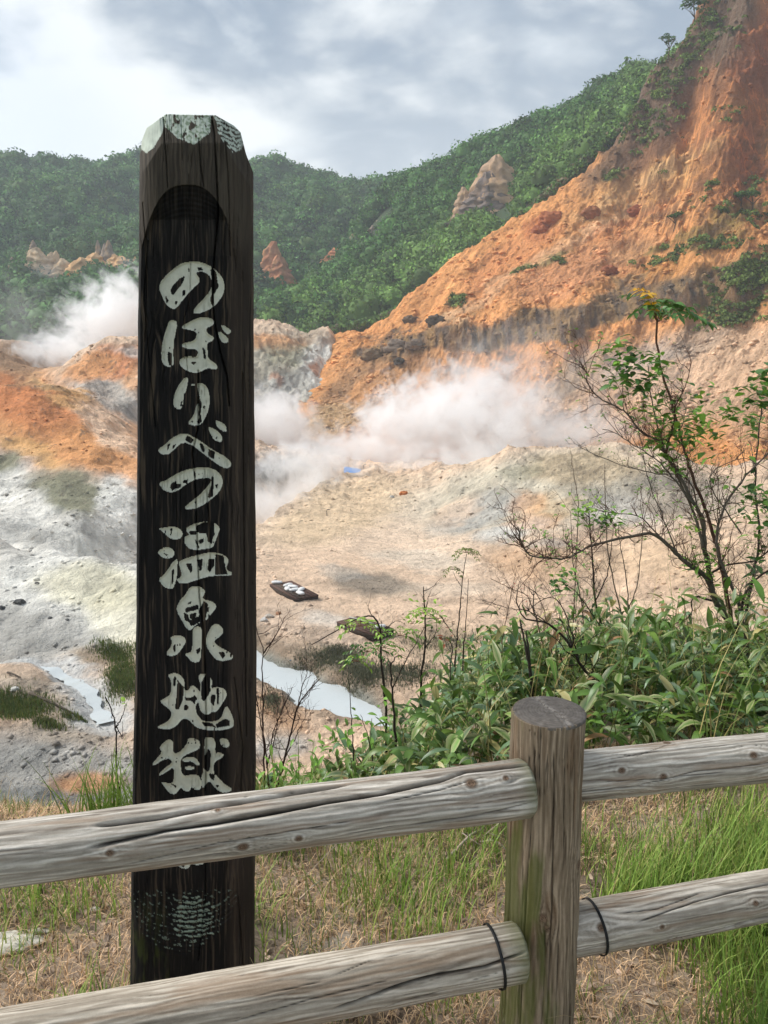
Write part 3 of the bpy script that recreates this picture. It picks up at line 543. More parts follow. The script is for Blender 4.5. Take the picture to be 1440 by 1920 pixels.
# loose stones and scree, far too many to count
def scree(name, GR, n, keepf, rlo, rhi, label, tone):
    Xq, Yq, Zq, Cq = GR; i = rng.randint(1, Xq.shape[0] - 1, n); j = rng.randint(1, Xq.shape[1] - 1, n); P = np.stack([Xq[i, j], Yq[i, j], Zq[i, j]], 1); px, py = proj(*P.T)
    k = keepf(px, py, P) & (px > -60) & (px < 1500) & (fbm(P[:, 0] / 4, P[:, 1] / 4, P[:, 2] / 4, 4, 301) + .25 * rng.normal(size=n) > .12); P = P[k]; c = Cq[i, j][k]; n = len(P)
    P = P + rng.normal(size=(n, 3)) * [.06, .06, 0]; r = rlo + (rhi - rlo) * rng.rand(n) ** 5; r = r * (P[:, 1] / 60) ** .5
    o = np.array([[1, 0, 0], [0, 1, 0], [-1, 0, 0], [0, -1, 0], [0, 0, .8], [0, 0, -.6]], float); V = o[None] * (1 + .35 * rng.normal(size=(n, 6, 1))).clip(.4, 1.8); a = rng.rand(n) * 6.28
    V = np.stack([V[..., 0] * np.cos(a)[:, None] - V[..., 1] * np.sin(a)[:, None], V[..., 0] * np.sin(a)[:, None] + V[..., 1] * np.cos(a)[:, None], V[..., 2]], -1) * r[:, None, None] * np.array([1, 1, .75]) + P[:, None]
    f = np.array([[0, 1, 4], [1, 2, 4], [2, 3, 4], [3, 0, 4], [1, 0, 5], [2, 1, 5], [3, 2, 5], [0, 3, 5]]); Fc = (f[None] + (np.arange(n) * 6)[:, None, None]).reshape(-1, 3)
    cc = c * rng.uniform(tone[0], tone[1], (n, 1)); tag(mesh_obj(name, V.reshape(-1, 3), Fc, M_plainrock, np.repeat(cc, 6, 0)), label, 'stones', kind='stuff')
M_plainrock = mat_col('loose_rock', .95, 1.5, .2, 0, spec=.1)
scree('gravel', GRA, 80000, lambda px, py, P: (sdist(pool, P[:, 0], P[:, 1]) > .2) & (rng.rand(len(px)) > .85 * np.exp(-((px - 690) / 230) ** 2 - ((py - 1040) / 130) ** 2)), .035, .26, 'loose stones and gravel strewn over the valley floor', (.55, 1.12))
scree('scree', GRB, 60000, lambda px, py, P: px > 560, .05, .5, 'scree and broken rock strewn down the orange slope', (.75, 1.12))

def spire(tx, ty, by, w, D, tn, lb, k):
    top = W(tx, ty, D); base = W(tx + (w * .1), by, D); h = top[2] - base[2]; R = w / F * D * (1.0 if D > 250 and tn < 2 else .72); nr, nc = 44, 34
    t = np.linspace(-.35, 1, nr)[:, None]; th = np.arange(nc)[None] / nc * 2 * math.pi
    tc_ = np.clip(t, 0, 1); prof = R * ((1 - tc_) ** .6 * .93 + .07 * (1 - tc_)) + .02; prof = prof * (1 + .3 * (t < 0))
    fl = 1 + .40 * ridged(np.cos(th) * 1.6 + k * 9.1, np.sin(th) * 1.6, t * 1.3 + k, 4, 5) * (1 - .2 * tc_) + .12 * np.sign(np.sin(t * 26 + 3 * fbm(np.cos(th) + k, np.sin(th), 0, 2, 4))) + .16 * fbm(np.cos(th) * 2 + k, np.sin(th) * 2, t * 5, 3, 8)
    r = prof * fl; cx_ = base[0] + (top[0] - base[0]) * t + R * .3 * pn(t * 3, k * 1.3)
    X = cx_ + r * np.cos(th); Y = D + r * np.sin(th) * .9 + 0 * t; Z = base[2] + h * t + .06 * h * fbm(np.cos(th) * 2 + k, np.sin(th) * 2, t * 3, 2, 12) * (tc_ < .98)
    V = np.stack([X, Y, Z], -1).reshape(-1, 3); V = np.vstack([V, [[V[-nc:, 0].mean(), V[-nc:, 1].mean(), top[2] + .1]]])
    c = np.array(TONES[tn]) * (1 + .28 * fbm(X / 1.5, Y / 1.5, Z / 4, 4, 14) + .2 * ridged(X / 1.2, Y / 1.2, Z / 10, 2, 15))[..., None]
    st = sst(.0, .5, fbm(X / 2, Y / 2, Z / 2.5, 3, 18))[..., None] * .5; c = c * (1 - st) + np.array(lin(200, 160, 112)) * st * (.4 + .6 * (tn < 5))  + c * st * .5 * (tn == 5)
    c = np.vstack([c.reshape(-1, 3), [c[-1, 0]]]); j = np.arange(nc)
    o = mesh_obj('rock_spire', V, [grid_faces(nr, nc, True), np.stack([(nr - 1) * nc + j, (nr - 1) * nc + (j + 1) % nc, np.full(nc, nr * nc)], -1)], M_rock, c, smooth=False, loc=base)
    tag(o, lb, 'rock spire', 'rock spires standing out of the woods')
for k, s_ in enumerate(SPIRES): spire(*s_, k)

# ---- lone trees on the slope
def hit_slope(qx, qy, S_=SB, lo=95, hi=200):
    Yt = np.linspace(lo, hi, 400); rx_, ry_, rz_ = ray(qx, qy); zr = EYE[2] + Yt / ry_ * rz_; zs = S_.z(Yt / ry_ * rx_, Yt); h = np.nonzero(zs > zr)[0]
    yy = Yt[h[0]] if len(h) else hi; return np.array([yy / ry_ * rx_, yy, float(S_.z(np.array([yy / ry_ * rx_]), np.array([yy]))[0])])
for (bx, by, wpx, hpx, lb, kind) in ((1263, 436, 36, 30, 'small flat topped tree alone on the orange slope', 0), (1408, 398, 44, 34, 'dark spreading tree at the right edge of the orange slope', 0), (1388, 388, 26, 24, 'smaller tree just left of the dark spreading one', 0),
      (1252, 108, 30, 38, 'lone open crowned tree on the crest skyline', 1), (1298, 55, 44, 50, 'bushy light green tree at the top of the crest', 1), (1318, 18, 40, 46, 'topmost leafy tree where the crest leaves the frame', 1)):
    b = hit_slope(bx, by, hi=174 if kind else 200)
    if kind: b = W(bx, by, 171.0); b[2] = max(b[2], float(SB.z(np.array([b[0]]), np.array([b[1]]))[0]) - .5)
    s = b[1] / F; h = hpx * s; w = wpx * s; e = empty('lone_tree', b, lb, 'tree', 'lone trees on the slope')
    a = Acc(); P = smoothline([b - [0, 0, .5], b + [w * .06, 0, h * .35], b + [-w * .03, 0, h * .8]], 7); tube(a, P, np.linspace(.16, .05, 7), 6, lin(90, 78, 62))
    for q in range(5):
        an = rng.rand() * 6.28; tube(a, smoothline([P[3], P[4] + [math.cos(an) * w * .2, math.sin(an) * w * .2, h * .1], P[5] + [math.cos(an) * w * .4, math.sin(an) * w * .4, h * .12]], 5), np.linspace(.07, .02, 5), 4, lin(90, 78, 62))
    a.build('trunk', M_bark, e)
    m_ = 9; cn = np.stack([b[0] + rng.normal(size=m_) * w * .24, b[1] + rng.normal(size=m_) * w * .24, b[2] + h * (.72 + .16 * rng.rand(m_))], 1)
    V, Fc, C = leafcloud(cn, rng.uniform(.13, .24, m_) * w, 60, .22, np.array([lin(70, 102, 48)] * m_) * (1 + .2 * rng.normal(size=(m_, 1))), .55)
    child('crown', V, Fc, M_forest, e, C)

# ------------------------------------------------------------------ water
def water(name, z, lo, hi, colr, poly, rough):
    m = bpy.data.materials.new(name); m.use_nodes = True; T = NT(m.node_tree)
    b = T.n('ShaderNodeBsdfPrincipled'); tcn = T.n('ShaderNodeTexCoord').outputs['Object']
    v = T.noise(tcn, .5, 5, .6); b.inputs['Roughness'].default_value = rough
    T.l(T.mix(v, colr, tuple(x * .8 for x in colr)), b.inputs['Base Color']); b.inputs['Specular IOR Level'].default_value = .5
    bn = T.n('ShaderNodeBump'); bn.inputs['Strength'].default_value = .25; bn.inputs['Distance'].default_value = .03; T.l(T.noise(tcn, 3, 3, .5), bn.inputs['Height']); T.l(bn.outputs[0], b.inputs['Normal'])
    o = T.n('ShaderNodeOutputMaterial'); T.l(b.outputs[0], o.inputs[0])
    V = [(x, y, z) for x, y in poly]; return tag(mesh_obj(name, V, np.array([list(range(len(V)))]), m), kind='structure')
def grow(poly, d):
    P = np.array(poly); c = P.mean(0); v = P - c; return [tuple(p) for p in c + v * (1 + d / np.linalg.norm(v, axis=1))[:, None]]
water('hot_pool_water', POOLZ, 0, 0, lin(206, 212, 212), grow(pool, 1.2), .2)
bp = smoothline([(x, y) for x, y in brook], 60)[:, :2] if False else np.stack([np.interp(np.linspace(0, 6, 70), np.arange(7), np.array(brook)[:, i]) for i in (0, 1)], 1); bp = np.stack([np.convolve(np.pad(bp[:, i], 6, 'edge'), np.ones(13) / 13, 'valid') for i in (0, 1)], 1); nb = np.gradient(bp, axis=0); nb = np.stack([-nb[:, 1], nb[:, 0]], 1) / np.linalg.norm(nb, axis=1)[:, None]
zb = SA.z(bp[:, 0], bp[:, 1]); wb_ = (.30 + .28 * fbm(bp[:, 0] * .9, bp[:, 1] * .9, 0, 3, 8))[:, None]
Lb = np.concatenate([bp + nb * wb_, bp - nb * wb_]); Vb = np.concatenate([Lb, np.concatenate([zb, zb])[:, None] + .12], 1)
k = np.arange(len(bp) - 1); m_w = bpy.data.materials['hot_pool_water']
tag(mesh_obj('stream_water', Vb, np.stack([k, k + 1, len(bp) + k + 1, len(bp) + k], -1), m_w), kind='structure')

# ------------------------------------------------------------------ things on the valley floor
def box(acc, c, ax, ay, az, colr, bev=0):
    """a box from a centre and three half axes"""
    c, ax, ay, az = map(np.asarray, (c, ax, ay, az)); s = np.array([(x, y, z) for x in (-1, 1) for y in (-1, 1) for z in (-1, 1)], float)
    V = c + s[:, :1] * ax + s[:, 1:2] * ay + s[:, 2:] * az
    acc.add(V, np.array([[0, 1, 3, 2], [4, 6, 7, 5], [0, 4, 5, 1], [2, 3, 7, 6], [0, 2, 6, 4], [1, 5, 7, 3]]), colr)
def platform(corner_px, label, nplank):
    P = np.array([onz(x, y, FZ + .35) for x, y in corner_px]); c = P.mean(0); g = nofloor(c[0], c[1]); c[2] = g
    u = (P[2] - P[1] + P[3] - P[0]) / 4; v = (P[1] - P[0] + P[2] - P[3]) / 4; u[2] = v[2] = 0
    v = np.array([-u[1], u[0], 0]) / np.linalg.norm(u) * np.linalg.norm(v) * np.sign(-u[1] * v[0] + u[0] * v[1])
    e = empty('wooden_cover', c, label, 'platform', 'dark wooden covers on the valley floor'); top = g + .30
    for i in range(nplank):
        a = Acc(); t = (i + .5) / nplank * 2 - 1
        box(a, [c[0] + v[0] * t, c[1] + v[1] * t, top], u, v / nplank * .93, [0, 0, .035 + .004 * (i % 2)], lin(78 + 14 * rng.rand(), 68, 58)); a.build('plank', M_wood, e)
    a = Acc()
    for t in (-.97, .97): box(a, [c[0] + v[0] * t, c[1] + v[1] * t, g + .12], u * .97, v * .03, [0, 0, .144], lin(58, 48, 40))
    for t in (-.96, -.3, .3, .96): box(a, [c[0] + u[0] * t, c[1] + u[1] * t, g + .12], u * .03, v * .94, [0, 0, .142], lin(58, 48, 40))
    a.build('frame', M_wood, e); return e, c, u, v, top + .04
def sandbag(p, ang, s, label, colr=(222, 222, 220)):
    t, q = np.meshgrid(np.linspace(0, math.pi, 9), np.arange(14) / 14 * 2 * math.pi, indexing='ij')
    X = np.cos(t) * .42; r = np.sin(t) ** .6; Y = r * np.cos(q) * .22; Z = r * np.sin(q) * .13
    V = np.stack([X, Y, Z], -1).reshape(-1, 3) * s; V[:, 2] *= 1 + .0; V += .02 * s * fbm(V[:, 0] * 6 + ang * 9, V[:, 1] * 6, V[:, 2] * 6, 2, 3)[:, None]
    V[:, 2] = np.maximum(V[:, 2], -.1 * s) + .1 * s; ca, sa = math.cos(ang), math.sin(ang)
    V = np.stack([V[:, 0] * ca - V[:, 1] * sa, V[:, 0] * sa + V[:, 1] * ca, V[:, 2]], 1) + p
    tag(mesh_obj('sandbag', V, grid_faces(9, 14, True), M_stone, np.full((len(V), 3), lin(*colr)), smooth=True, loc=p), label, 'sandbag', 'white sandbags weighing down the wooden covers')
e1, c1, u1, v1, t1 = platform([(503, 1096), (549, 1089), (595, 1116), (556, 1123)], 'dark low wooden cover carrying seven white sandbags, left of the grey patch', 6)
e2, c2, u2, v2, t2 = platform([(636, 1166), (665, 1155), (733, 1176), (706, 1194)], 'dark low wooden cover half hidden by saplings, nearer the pool', 6)
for k, (x, y, lb) in enumerate([(519, 1091, 'white sandbag alone at the left end of the cover'), (540, 1096, 'white sandbag at the back of the left pile'), (539, 1103, 'white sandbag at the front of the left pile'), (549, 1099, 'white sandbag between the two piles, farther back'), (553, 1105, 'white sandbag in the middle of the row, lying in front'), (565, 1104, 'white sandbag at the back right of the cover'), (563, 1111, 'white sandbag nearest the right front edge of the cover')]):
    p = onz(x, y + 3, t1); sandbag(p, .9 * k, .85, lb)
sandbag(onz(712, 1177, t2), .4, .8, 'white sandbag on the cover nearer the pool')
a = Acc(); pA, pB = onz(655, 1157, t2 + .06), onz(700, 1170, t2 + .06); tube(a, smoothline([pA, (pA + pB) / 2 + [0, 0, .03], pB], 5), .05, 6, lin(170, 165, 155)); tag(a.build('pipe', M_plain), 'pale pipe lying on the cover nearer the pool', 'pipe')

def rockmesh(p, r, seed, colr, name='boulder', label='', cat='boulder', group=None, sq=(1, .8, .6), mat=None):
    t, q = np.meshgrid(np.linspace(0, math.pi, 24), np.arange(36) / 36 * 2 * math.pi, indexing='ij')
    d = np.stack([np.sin(t) * np.cos(q), np.sin(t) * np.sin(q), np.cos(t)], -1).reshape(-1, 3)
    f = 1 + .35 * fbm(d[:, 0] * 1.3 + seed * 7, d[:, 1] * 1.3, d[:, 2] * 1.3, 4, 9) + (.30 * ridged(d[:, 0] * 1.9 + seed, d[:, 1] * 1.9, d[:, 2] * 1.9, 4, 19) if r > .3 else 0); V = p + d * f[:, None] * r * np.array(sq)
    c = np.array(colr) * (1.1 + .35 * fbm(d[:, 0] * 3 + seed, d[:, 1] * 3, d[:, 2] * 3, 3, 10))[:, None]
    return tag(mesh_obj(name, V, grid_faces(24, 36, True), mat or M_rock, c, loc=p, smooth=(r < .3)), label, cat, group)
G = 'loose rocks on the valley floor'
for k, (x, y, rpx, colr, lb) in enumerate([(757, 926, 6, lin(196, 122, 74), 'round orange boulder at the back of the tan floor'), (36, 1131, 10, lin(88, 88, 86), 'flat dark grey rock on the white mound'), (2, 1142, 8, lin(84, 84, 84), 'dark grey rock cut by the left edge of the photo'), (94, 1160, 4, lin(96, 96, 94), 'small dark stone right of the flat grey rock'), (126, 1164, 4, lin(96, 96, 94), 'small stone farthest right in the row on the white mound'),
      (69, 1095, 4, lin(90, 88, 84), 'lone dark stone in the middle of the white mound'), (28, 1294, 8, lin(206, 204, 196), 'pale flat stone beside the grass left of the stream'), (505, 1158, 9, lin(190, 180, 168), 'grey pile stone beside the sign post'), (495, 1164, 7, lin(200, 196, 190), 'white stone touching the sign post edge'), (522, 1152, 6, lin(170, 128, 98), 'small orange stone right of the grey pile stone'),
      (221, 1262, 6, lin(70, 66, 58), 'dark lump in the grass bank by the sign post'), (735, 933, 5, lin(176, 172, 166), 'grey block left of the orange boulder'), (545, 1240, 3, lin(110, 116, 118), 'dark stone at the pool edge near the sign')]):
    p = onz(x, y, -12.2); yy = np.linspace(p[1] * .5, p[1] * 1.2, 300); rx_, ry_, rz_ = ray(x, y); zs = SA.z(yy / ry_ * rx_, yy); zr = EYE[2] + yy / ry_ * rz_; h = np.nonzero(zs > zr)[0]; yh = yy[h[0]] if len(h) else p[1]
    p = np.array([yh / ry_ * rx_, yh, zr[h[0]] if len(h) else p[2]]); rockmesh(p + [0, 0, .05], rpx / F * yh, k, colr, 'rock', lb, 'rock', G)
# dark rocks sticking out of the slope
for k, (x, y, rpx, colr, lb) in enumerate([(1035, 412, 15, lin(176, 108, 72), 'large red brown crag high on the middle of the orange slope'), (1015, 432, 11, lin(164, 98, 66), 'red brown crag just below the large one'), (770, 601, 9, lin(108, 92, 76), 'dark rock alone on the lower orange slope'), (818, 604, 13, lin(98, 86, 74), 'larger dark rock right of the lone one on the slope'), (745, 652, 15, lin(134, 118, 104), 'long dark outcrop on the lower slope'), (778, 652, 12, lin(128, 112, 98), 'blunt dark outcrop right of the long one'), (748, 682, 7, lin(84, 78, 70), 'small dark rock under the long outcrop'), (1142, 510, 10, lin(150, 92, 62), 'brown block just above the grey cliff'), (700, 668, 14, lin(130, 108, 84), 'brown outcrop left of the long dark one'), (1196, 402, 11, lin(156, 92, 64), 'brown crag in the middle of the upper slope'), (1110, 400, 12, lin(150, 98, 66), 'brown hollow rock left of the middle crag'), (672, 578, 6, lin(176, 150, 128), 'pale rock at the wood edge')]):
    p = hit_slope(x, y); rockmesh(p, rpx / F * p[1], 30 + k, colr, 'outcrop', lb, 'outcrop', 'rock outcrops on the orange slope', (1.15, .7, .7))

# blue tarpaulin over a low frame
b = onz(661, 893, FZ); b[2] = nofloor(b[0], b[1]); s = b[1] / F
e = empty('tarpaulin_shelter', b, 'bright blue tarpaulin draped over a pole frame, in the steam', 'tarpaulin')
g1, g2 = np.meshgrid(np.linspace(-1, 1, 17), np.linspace(-1, 1, 11), indexing='ij')
Z = (1 - np.abs(g2) ** 1.3) * .75 * (1 - .55 * (g1 * .5 + .5) ** 1.5) + .06 * fbm(g1 * 3, g2 * 3, 0, 3, 5) + .25
V = np.stack([b[0] + g1 * 15.5 * s, b[1] + g2 * 1.0 + g1 * .3, b[2] + np.maximum(Z, .05)], -1).reshape(-1, 3)
child('sheet', V, grid_faces(17, 11), mat_col('tarp_plastic', .4, 3, .1, 0, spec=.5), e, np.full((len(V), 3), lin(86, 160, 240)), True)
for sx in (-.55, .8):
    a = Acc(); tube(a, [b + [sx * 15 * s, 0, 0], b + [sx * 15 * s, 0, 1.45 if sx < 0 else .7]], .035, 6, lin(70, 70, 72)); a.build('pole', M_plain, e)
for (x, y, lb) in ((682, 890, 'thin pipe stake standing right of the blue tarpaulin'), (576, 924, 'short bent pipe stake near the edge of the gully'), (610, 1, None)):
    if lb is None: continue
    p = onz(x, y + 4, FZ); p[2] = nofloor(p[0], p[1]); a = Acc(); tube(a, smoothline([p - [0, 0, .1], p + [0, 0, .55], p + [.08, 0, .68], p + [.35, 0, .66]], 8), .045, 6, lin(110, 100, 92)); tag(a.build('pipe_stake', M_plain), lb, 'stake', 'pipe stakes on the valley floor')
p = onz(613, 972, FZ); p[2] = nofloor(p[0], p[1]); a = Acc(); tube(a, smoothline([p - [0, 0, .1], p + [0, 0, .5], p + [.06, 0, .6], p + [.3, 0, .6]], 8), .04, 6, lin(104, 96, 90)); tag(a.build('pipe_stake', M_plain), 'short bent pipe stake nearer the viewer on the tan floor', 'stake', 'pipe stakes on the valley floor')
# driftwood on the left
for (pts, lb, r) in (([(18, 1303), (30, 1308), (42, 1311)], 'short dark driftwood stick by the left grass patch', .05), ([(58, 1325), (100, 1340), (152, 1348)], 'long curved driftwood branch beside the left grass patch', .07)):
    a = Acc(); Q = []
    for x, y in pts: q = onz(x, y, -12.0); q[2] = nofloor(q[0], q[1]) + .08; Q.append(q)
    tube(a, smoothline(Q, 9), np.linspace(r, r * .5, 9), 6, lin(92, 82, 72)); tag(a.build('driftwood', M_bark), lb, 'driftwood')
# mossy and grassy patches on the valley floor
def floorblades(zones, name, label, hgt, colr, dens):
    bs = []
    for (x, y, rx, ry, k) in zones:
        for _ in range(int(k * dens)):
            qx, qy = x + rng.normal() * rx * .5, y + rng.normal() * ry * .5; q = onz(qx, qy, -12.0); bs.append(q[:2])
    bs = np.array(bs); Z = SA.z(bs[:, 0], bs[:, 1]); B_ = np.column_stack([bs, Z]); return blades(name, B_, hgt, .03, colr, label)
def blades(name, B_, hgt, wid, colr, label, seg=3, bend=.5, kind='stuff', lay=None):
    n = len(B_); az = rng.rand(n) * 6.283; h = hgt * rng.uniform(.45, 1.3, n); bd = bend * rng.uniform(.3, 1.6, n)
    if lay is not None: bd = bd + lay * rng.rand(n)
    dirx, diry = np.cos(az), np.sin(az); px_, py_ = -diry, dirx; V = []
    for j in range(seg + 1):
        t = j / seg; ang = bd * t; hx = h * (1 - np.cos(ang)) / np.maximum(bd, .05); hz = h * np.sin(ang) / np.maximum(bd, .05)
        w = wid * rng.uniform(.9, 1.1, n) * (1 - t ** 1.6) * .5 + wid * .04; cx_ = B_[:, 0] + dirx * hx; cy_ = B_[:, 1] + diry * hx; cz_ = B_[:, 2] + hz - .01
        V += [np.stack([cx_ - px_ * w, cy_ - py_ * w, cz_], 1), np.stack([cx_ + px_ * w, cy_ + py_ * w, cz_], 1)]
    V = np.stack(V, 1); m_ = 2 * (seg + 1); k = np.arange(seg) * 2; f = np.stack([k, k + 1, k + 3, k + 2], -1)
    Fc = (f[None] + (np.arange(n) * m_)[:, None, None]).reshape(-1, 4); c = colr(n) if callable(colr) else np.array(colr) * (1 + .25 * rng.normal(size=(n, 1))).clip(.4, 1.7)
    C = np.repeat(c[:, None], m_, 1).reshape(-1, 3)
    return tag(mesh_obj(name, V.reshape(-1, 3), Fc, M_grass, C), label, 'grass', kind=kind)
floorblades([(25, 1345, 70, 20, 5000), (92, 1370, 30, 8, 500), (215, 1230, 36, 14, 1600), (232, 1285, 36, 26, 2600), (128, 1352, 10, 5, 120), (235, 1250, 30, 30, 1200), (150, 1350, 14, 6, 150)], 'grass_patch', 'green and brown grass patches beside the stream on the left', .22, lambda n: np.array([lin(88, 108, 50)] * n) * (1 + .3 * rng.normal(size=(n, 1))).clip(.4, 1.7) + (rng.rand(n, 1) < .35) * np.array([.07, .03, .01]), 1)
floorblades([(612, 1238, 70, 16, 2200), (680, 1268, 50, 20, 2600), (640, 1225, 40, 10, 700), (760, 1270, 60, 26, 2500), (835, 1205, 90, 20, 1400), (510, 1320, 20, 20, 700), (515, 1205, 30, 10, 0)], 'heather', 'grey green low growth along the pool bank', .18, lambda n: np.array([lin(104, 106, 82)] * n) * (1 + .3 * rng.normal(size=(n, 1))).clip(.4, 1.7), 1)

def flipfix(o):
    import bmesh
    b = bmesh.new(); b.from_mesh(o.data); bmesh.ops.remove_doubles(b, verts=b.verts, dist=1e-5); bmesh.ops.recalc_face_normals(b, faces=b.faces); b.to_mesh(o.data); b.free()
# ------------------------------------------------------------------ steam: (px, py, distance, half width px, half height px, half depth m, density, grain)
def steam(px, py, Y, rx, ry, rd, dens, k, lb, grain=2.4, thr=.6, hard=2.0):
    c = W(px, py, Y); sx, sz = rx / F * Y, ry / F * Y
    t, q = np.meshgrid(np.linspace(0, math.pi, 14), np.arange(24) / 24 * 2 * math.pi, indexing='ij'); d = np.stack([np.sin(t) * np.cos(q), np.sin(t) * np.sin(q), np.cos(t)], -1).reshape(-1, 3)
    m = bpy.data.materials.new('steam'); m.use_nodes = True; T = NT(m.node_tree); tcn = T.n('ShaderNodeTexCoord').outputs['Object']
    ln = T.n('ShaderNodeVectorMath', operation='LENGTH'); T.l(tcn, ln.inputs[0])
    mp = T.n('ShaderNodeMapping'); T.l(tcn, mp.inputs[0]); mp.inputs['Location'].default_value = (k * 3.7, k * 1.9, k * .7); mp.inputs['Scale'].default_value = (sx / 8, rd / 8, sz / 8)
    nz = T.noise(mp.outputs[0], grain, 6, .62, .9)
    v = T.math('ADD', T.math('SUBTRACT', thr, ln.outputs['Value']), T.math('MULTIPLY', T.math('SUBTRACT', nz, .5), 1.9))
    v = T.math('MULTIPLY', v, hard, clamp=True); edge = T.ramp(ln.outputs['Value'], 1.0, .8); v = T.math('MULTIPLY', T.math('MULTIPLY', v, edge), dens)
    vol = T.n('ShaderNodeVolumeScatter'); vol.inputs['Color'].default_value = (.955, .98, 1, 1); vol.inputs['Anisotropy'].default_value = .35; T.l(v, vol.inputs['Density'])
    o = T.n('ShaderNodeOutputMaterial'); T.l(vol.outputs[0], o.inputs['Volume'])
    ob = mesh_obj('steam', d, grid_faces(14, 24, True), m, None); flipfix(ob); ob.location = c; ob.scale = (sx, rd, sz); tag(ob, lb, 'steam', kind='stuff')
STEAM = [(800, 795, 115, 215, 140, 8, .8, 'thick white steam rising in the middle behind the tan floor'), (700, 848, 117, 165, 95, 7, .65, 'thick white steam hanging over the blue tarpaulin'), (905, 770, 111, 200, 165, 8, .46, 'tall billow of steam right of the middle'), (1000, 805, 105, 210, 130, 7, .34, 'thinning steam drifting towards the shrub'),
  (585, 868, 101, 170, 85, 6, .45, 'low steam over the gully by the sign post'), (890, 868, 104, 330, 70, 6, .5, 'low bank of steam along the foot of the slope'), (1110, 810, 100, 150, 100, 6, .2, 'pale steam behind the shrub branches'), (490, 952, 80, 120, 62, 5, .35, 'thin steam spilling down the gully'), (565, 915, 90, 120, 66, 5, .4, 'steam low in the gully between the sign post and the blue tarpaulin'),
  (985, 690, 112, 240, 150, 8, .06, 'faint steam veiling the grey cliff'), (1190, 700, 108, 220, 120, 7, .045, 'faint steam in front of the tan slope'), (1400, 930, 84, 210, 120, 6, .10, 'grey steam at the right edge behind the branches'), (510, 820, 120, 120, 120, 6, .5, 'steam just right of the sign post')]
for k, s_ in enumerate(STEAM): steam(*s_[:7], k, s_[7], thr=.85 if s_[0] < 560 else .62)
STEAM2 = [(190, 610, 146, 130, 115, 9, .5, 'white steam rising behind the orange mound on the left'), (120, 660, 150, 160, 75, 8, .42, 'low steam at the foot of the wood on the left'), (240, 580, 148, 90, 110, 8, .6, 'steam column at the left edge of the sign post'), (40, 600, 155, 110, 140, 8, .03, 'faint grey wisp of steam at far left'), (90, 508, 170, 45, 26, 5, .035, 'small wisp of steam before the rock spires')]
for k, s_ in enumerate(STEAM2): steam(*s_[:7], k + 20, s_[7])

# haze over the whole valley
m = bpy.data.materials.new('haze'); m.use_nodes = True; T = NT(m.node_tree)
v = T.n('ShaderNodeVolumePrincipled'); v.inputs['Color'].default_value = (.80, .88, .97, 1); v.inputs['Density'].default_value = .0005; v.inputs['Anisotropy'].default_value = .1
o = T.n('ShaderNodeOutputMaterial'); T.l(v.outputs[0], o.inputs['Volume'])
V = np.array([(x, y, z) for x in (-1500, 1500) for y in (-300, 1500) for z in (-31.5, 240)], float)
tag(mesh_obj('haze', V, np.array([[0, 1, 3, 2], [4, 6, 7, 5], [0, 4, 5, 1], [2, 3, 7, 6], [0, 2, 6, 4], [1, 5, 7, 3]]), m), kind='stuff', label='thin bluish air over the valley', cat='haze'); flipfix(bpy.data.objects['haze'])
# ------------------------------------------------------------------ the near bank
def gz(X, Y):
    X = np.asarray(X, float); Y = np.asarray(Y, float); r = sst(-.5, .9, X)
    zl = -.80 * softplus(Y - 2.7, .18); zr = -.28 * softplus(Y - 2.8, .2) - .60 * softplus(Y - 5.4, .4)
    return zl * (1 - r) + zr * r + .03 * fbm(X * 1.3, Y * 1.3, 0, 4, 101) + .008 * fbm(X * 14, Y * 14, 0, 3, 105)
ny, nx = 560, 620
Yg = np.exp(np.linspace(math.log(.35), math.log(18), ny))[:, None] + 0 * np.zeros((1, nx)); ag = np.linspace(-1.25, 1.25, nx)[None]; Xg = ag * (Yg + 1.6); Zg = gz(Xg, Yg)
base = np.array(lin(178, 158, 138)); c = base * (1 + .3 * fbm(Xg * 2.5, Yg * 2.5, 0, 5, 110))[..., None]
w = sst(-.1, .4, fbm(Xg * 1.6, Yg * 1.6, 2, 4, 112))[..., None] * .6; c = c * (1 - w) + np.array(lin(96, 82, 66)) * w
w = sst(.2, .5, fbm(Xg * 2.2, Yg * 2.2, 7, 4, 113))[..., None] * .6; c = c * (1 - w) + np.array(lin(172, 164, 150)) * w
tag(mesh_obj('near_ground', np.stack([Xg, Yg, Zg], -1).reshape(-1, 3), grid_faces(ny, nx), M_soil, c.reshape(-1, 3), smooth=True), kind='structure')
def ongz(px, py):
    rx_, ry_, rz_ = ray(px, py); Yt = np.linspace(.8, 14, 900); h = np.nonzero(gz(Yt / ry_ * rx_, Yt) > EYE[2] + Yt / ry_ * rz_)[0]; y = Yt[h[0]] if len(h) else 14
    return np.array([y / ry_ * rx_, y, float(gz(y / ry_ * rx_, y))])

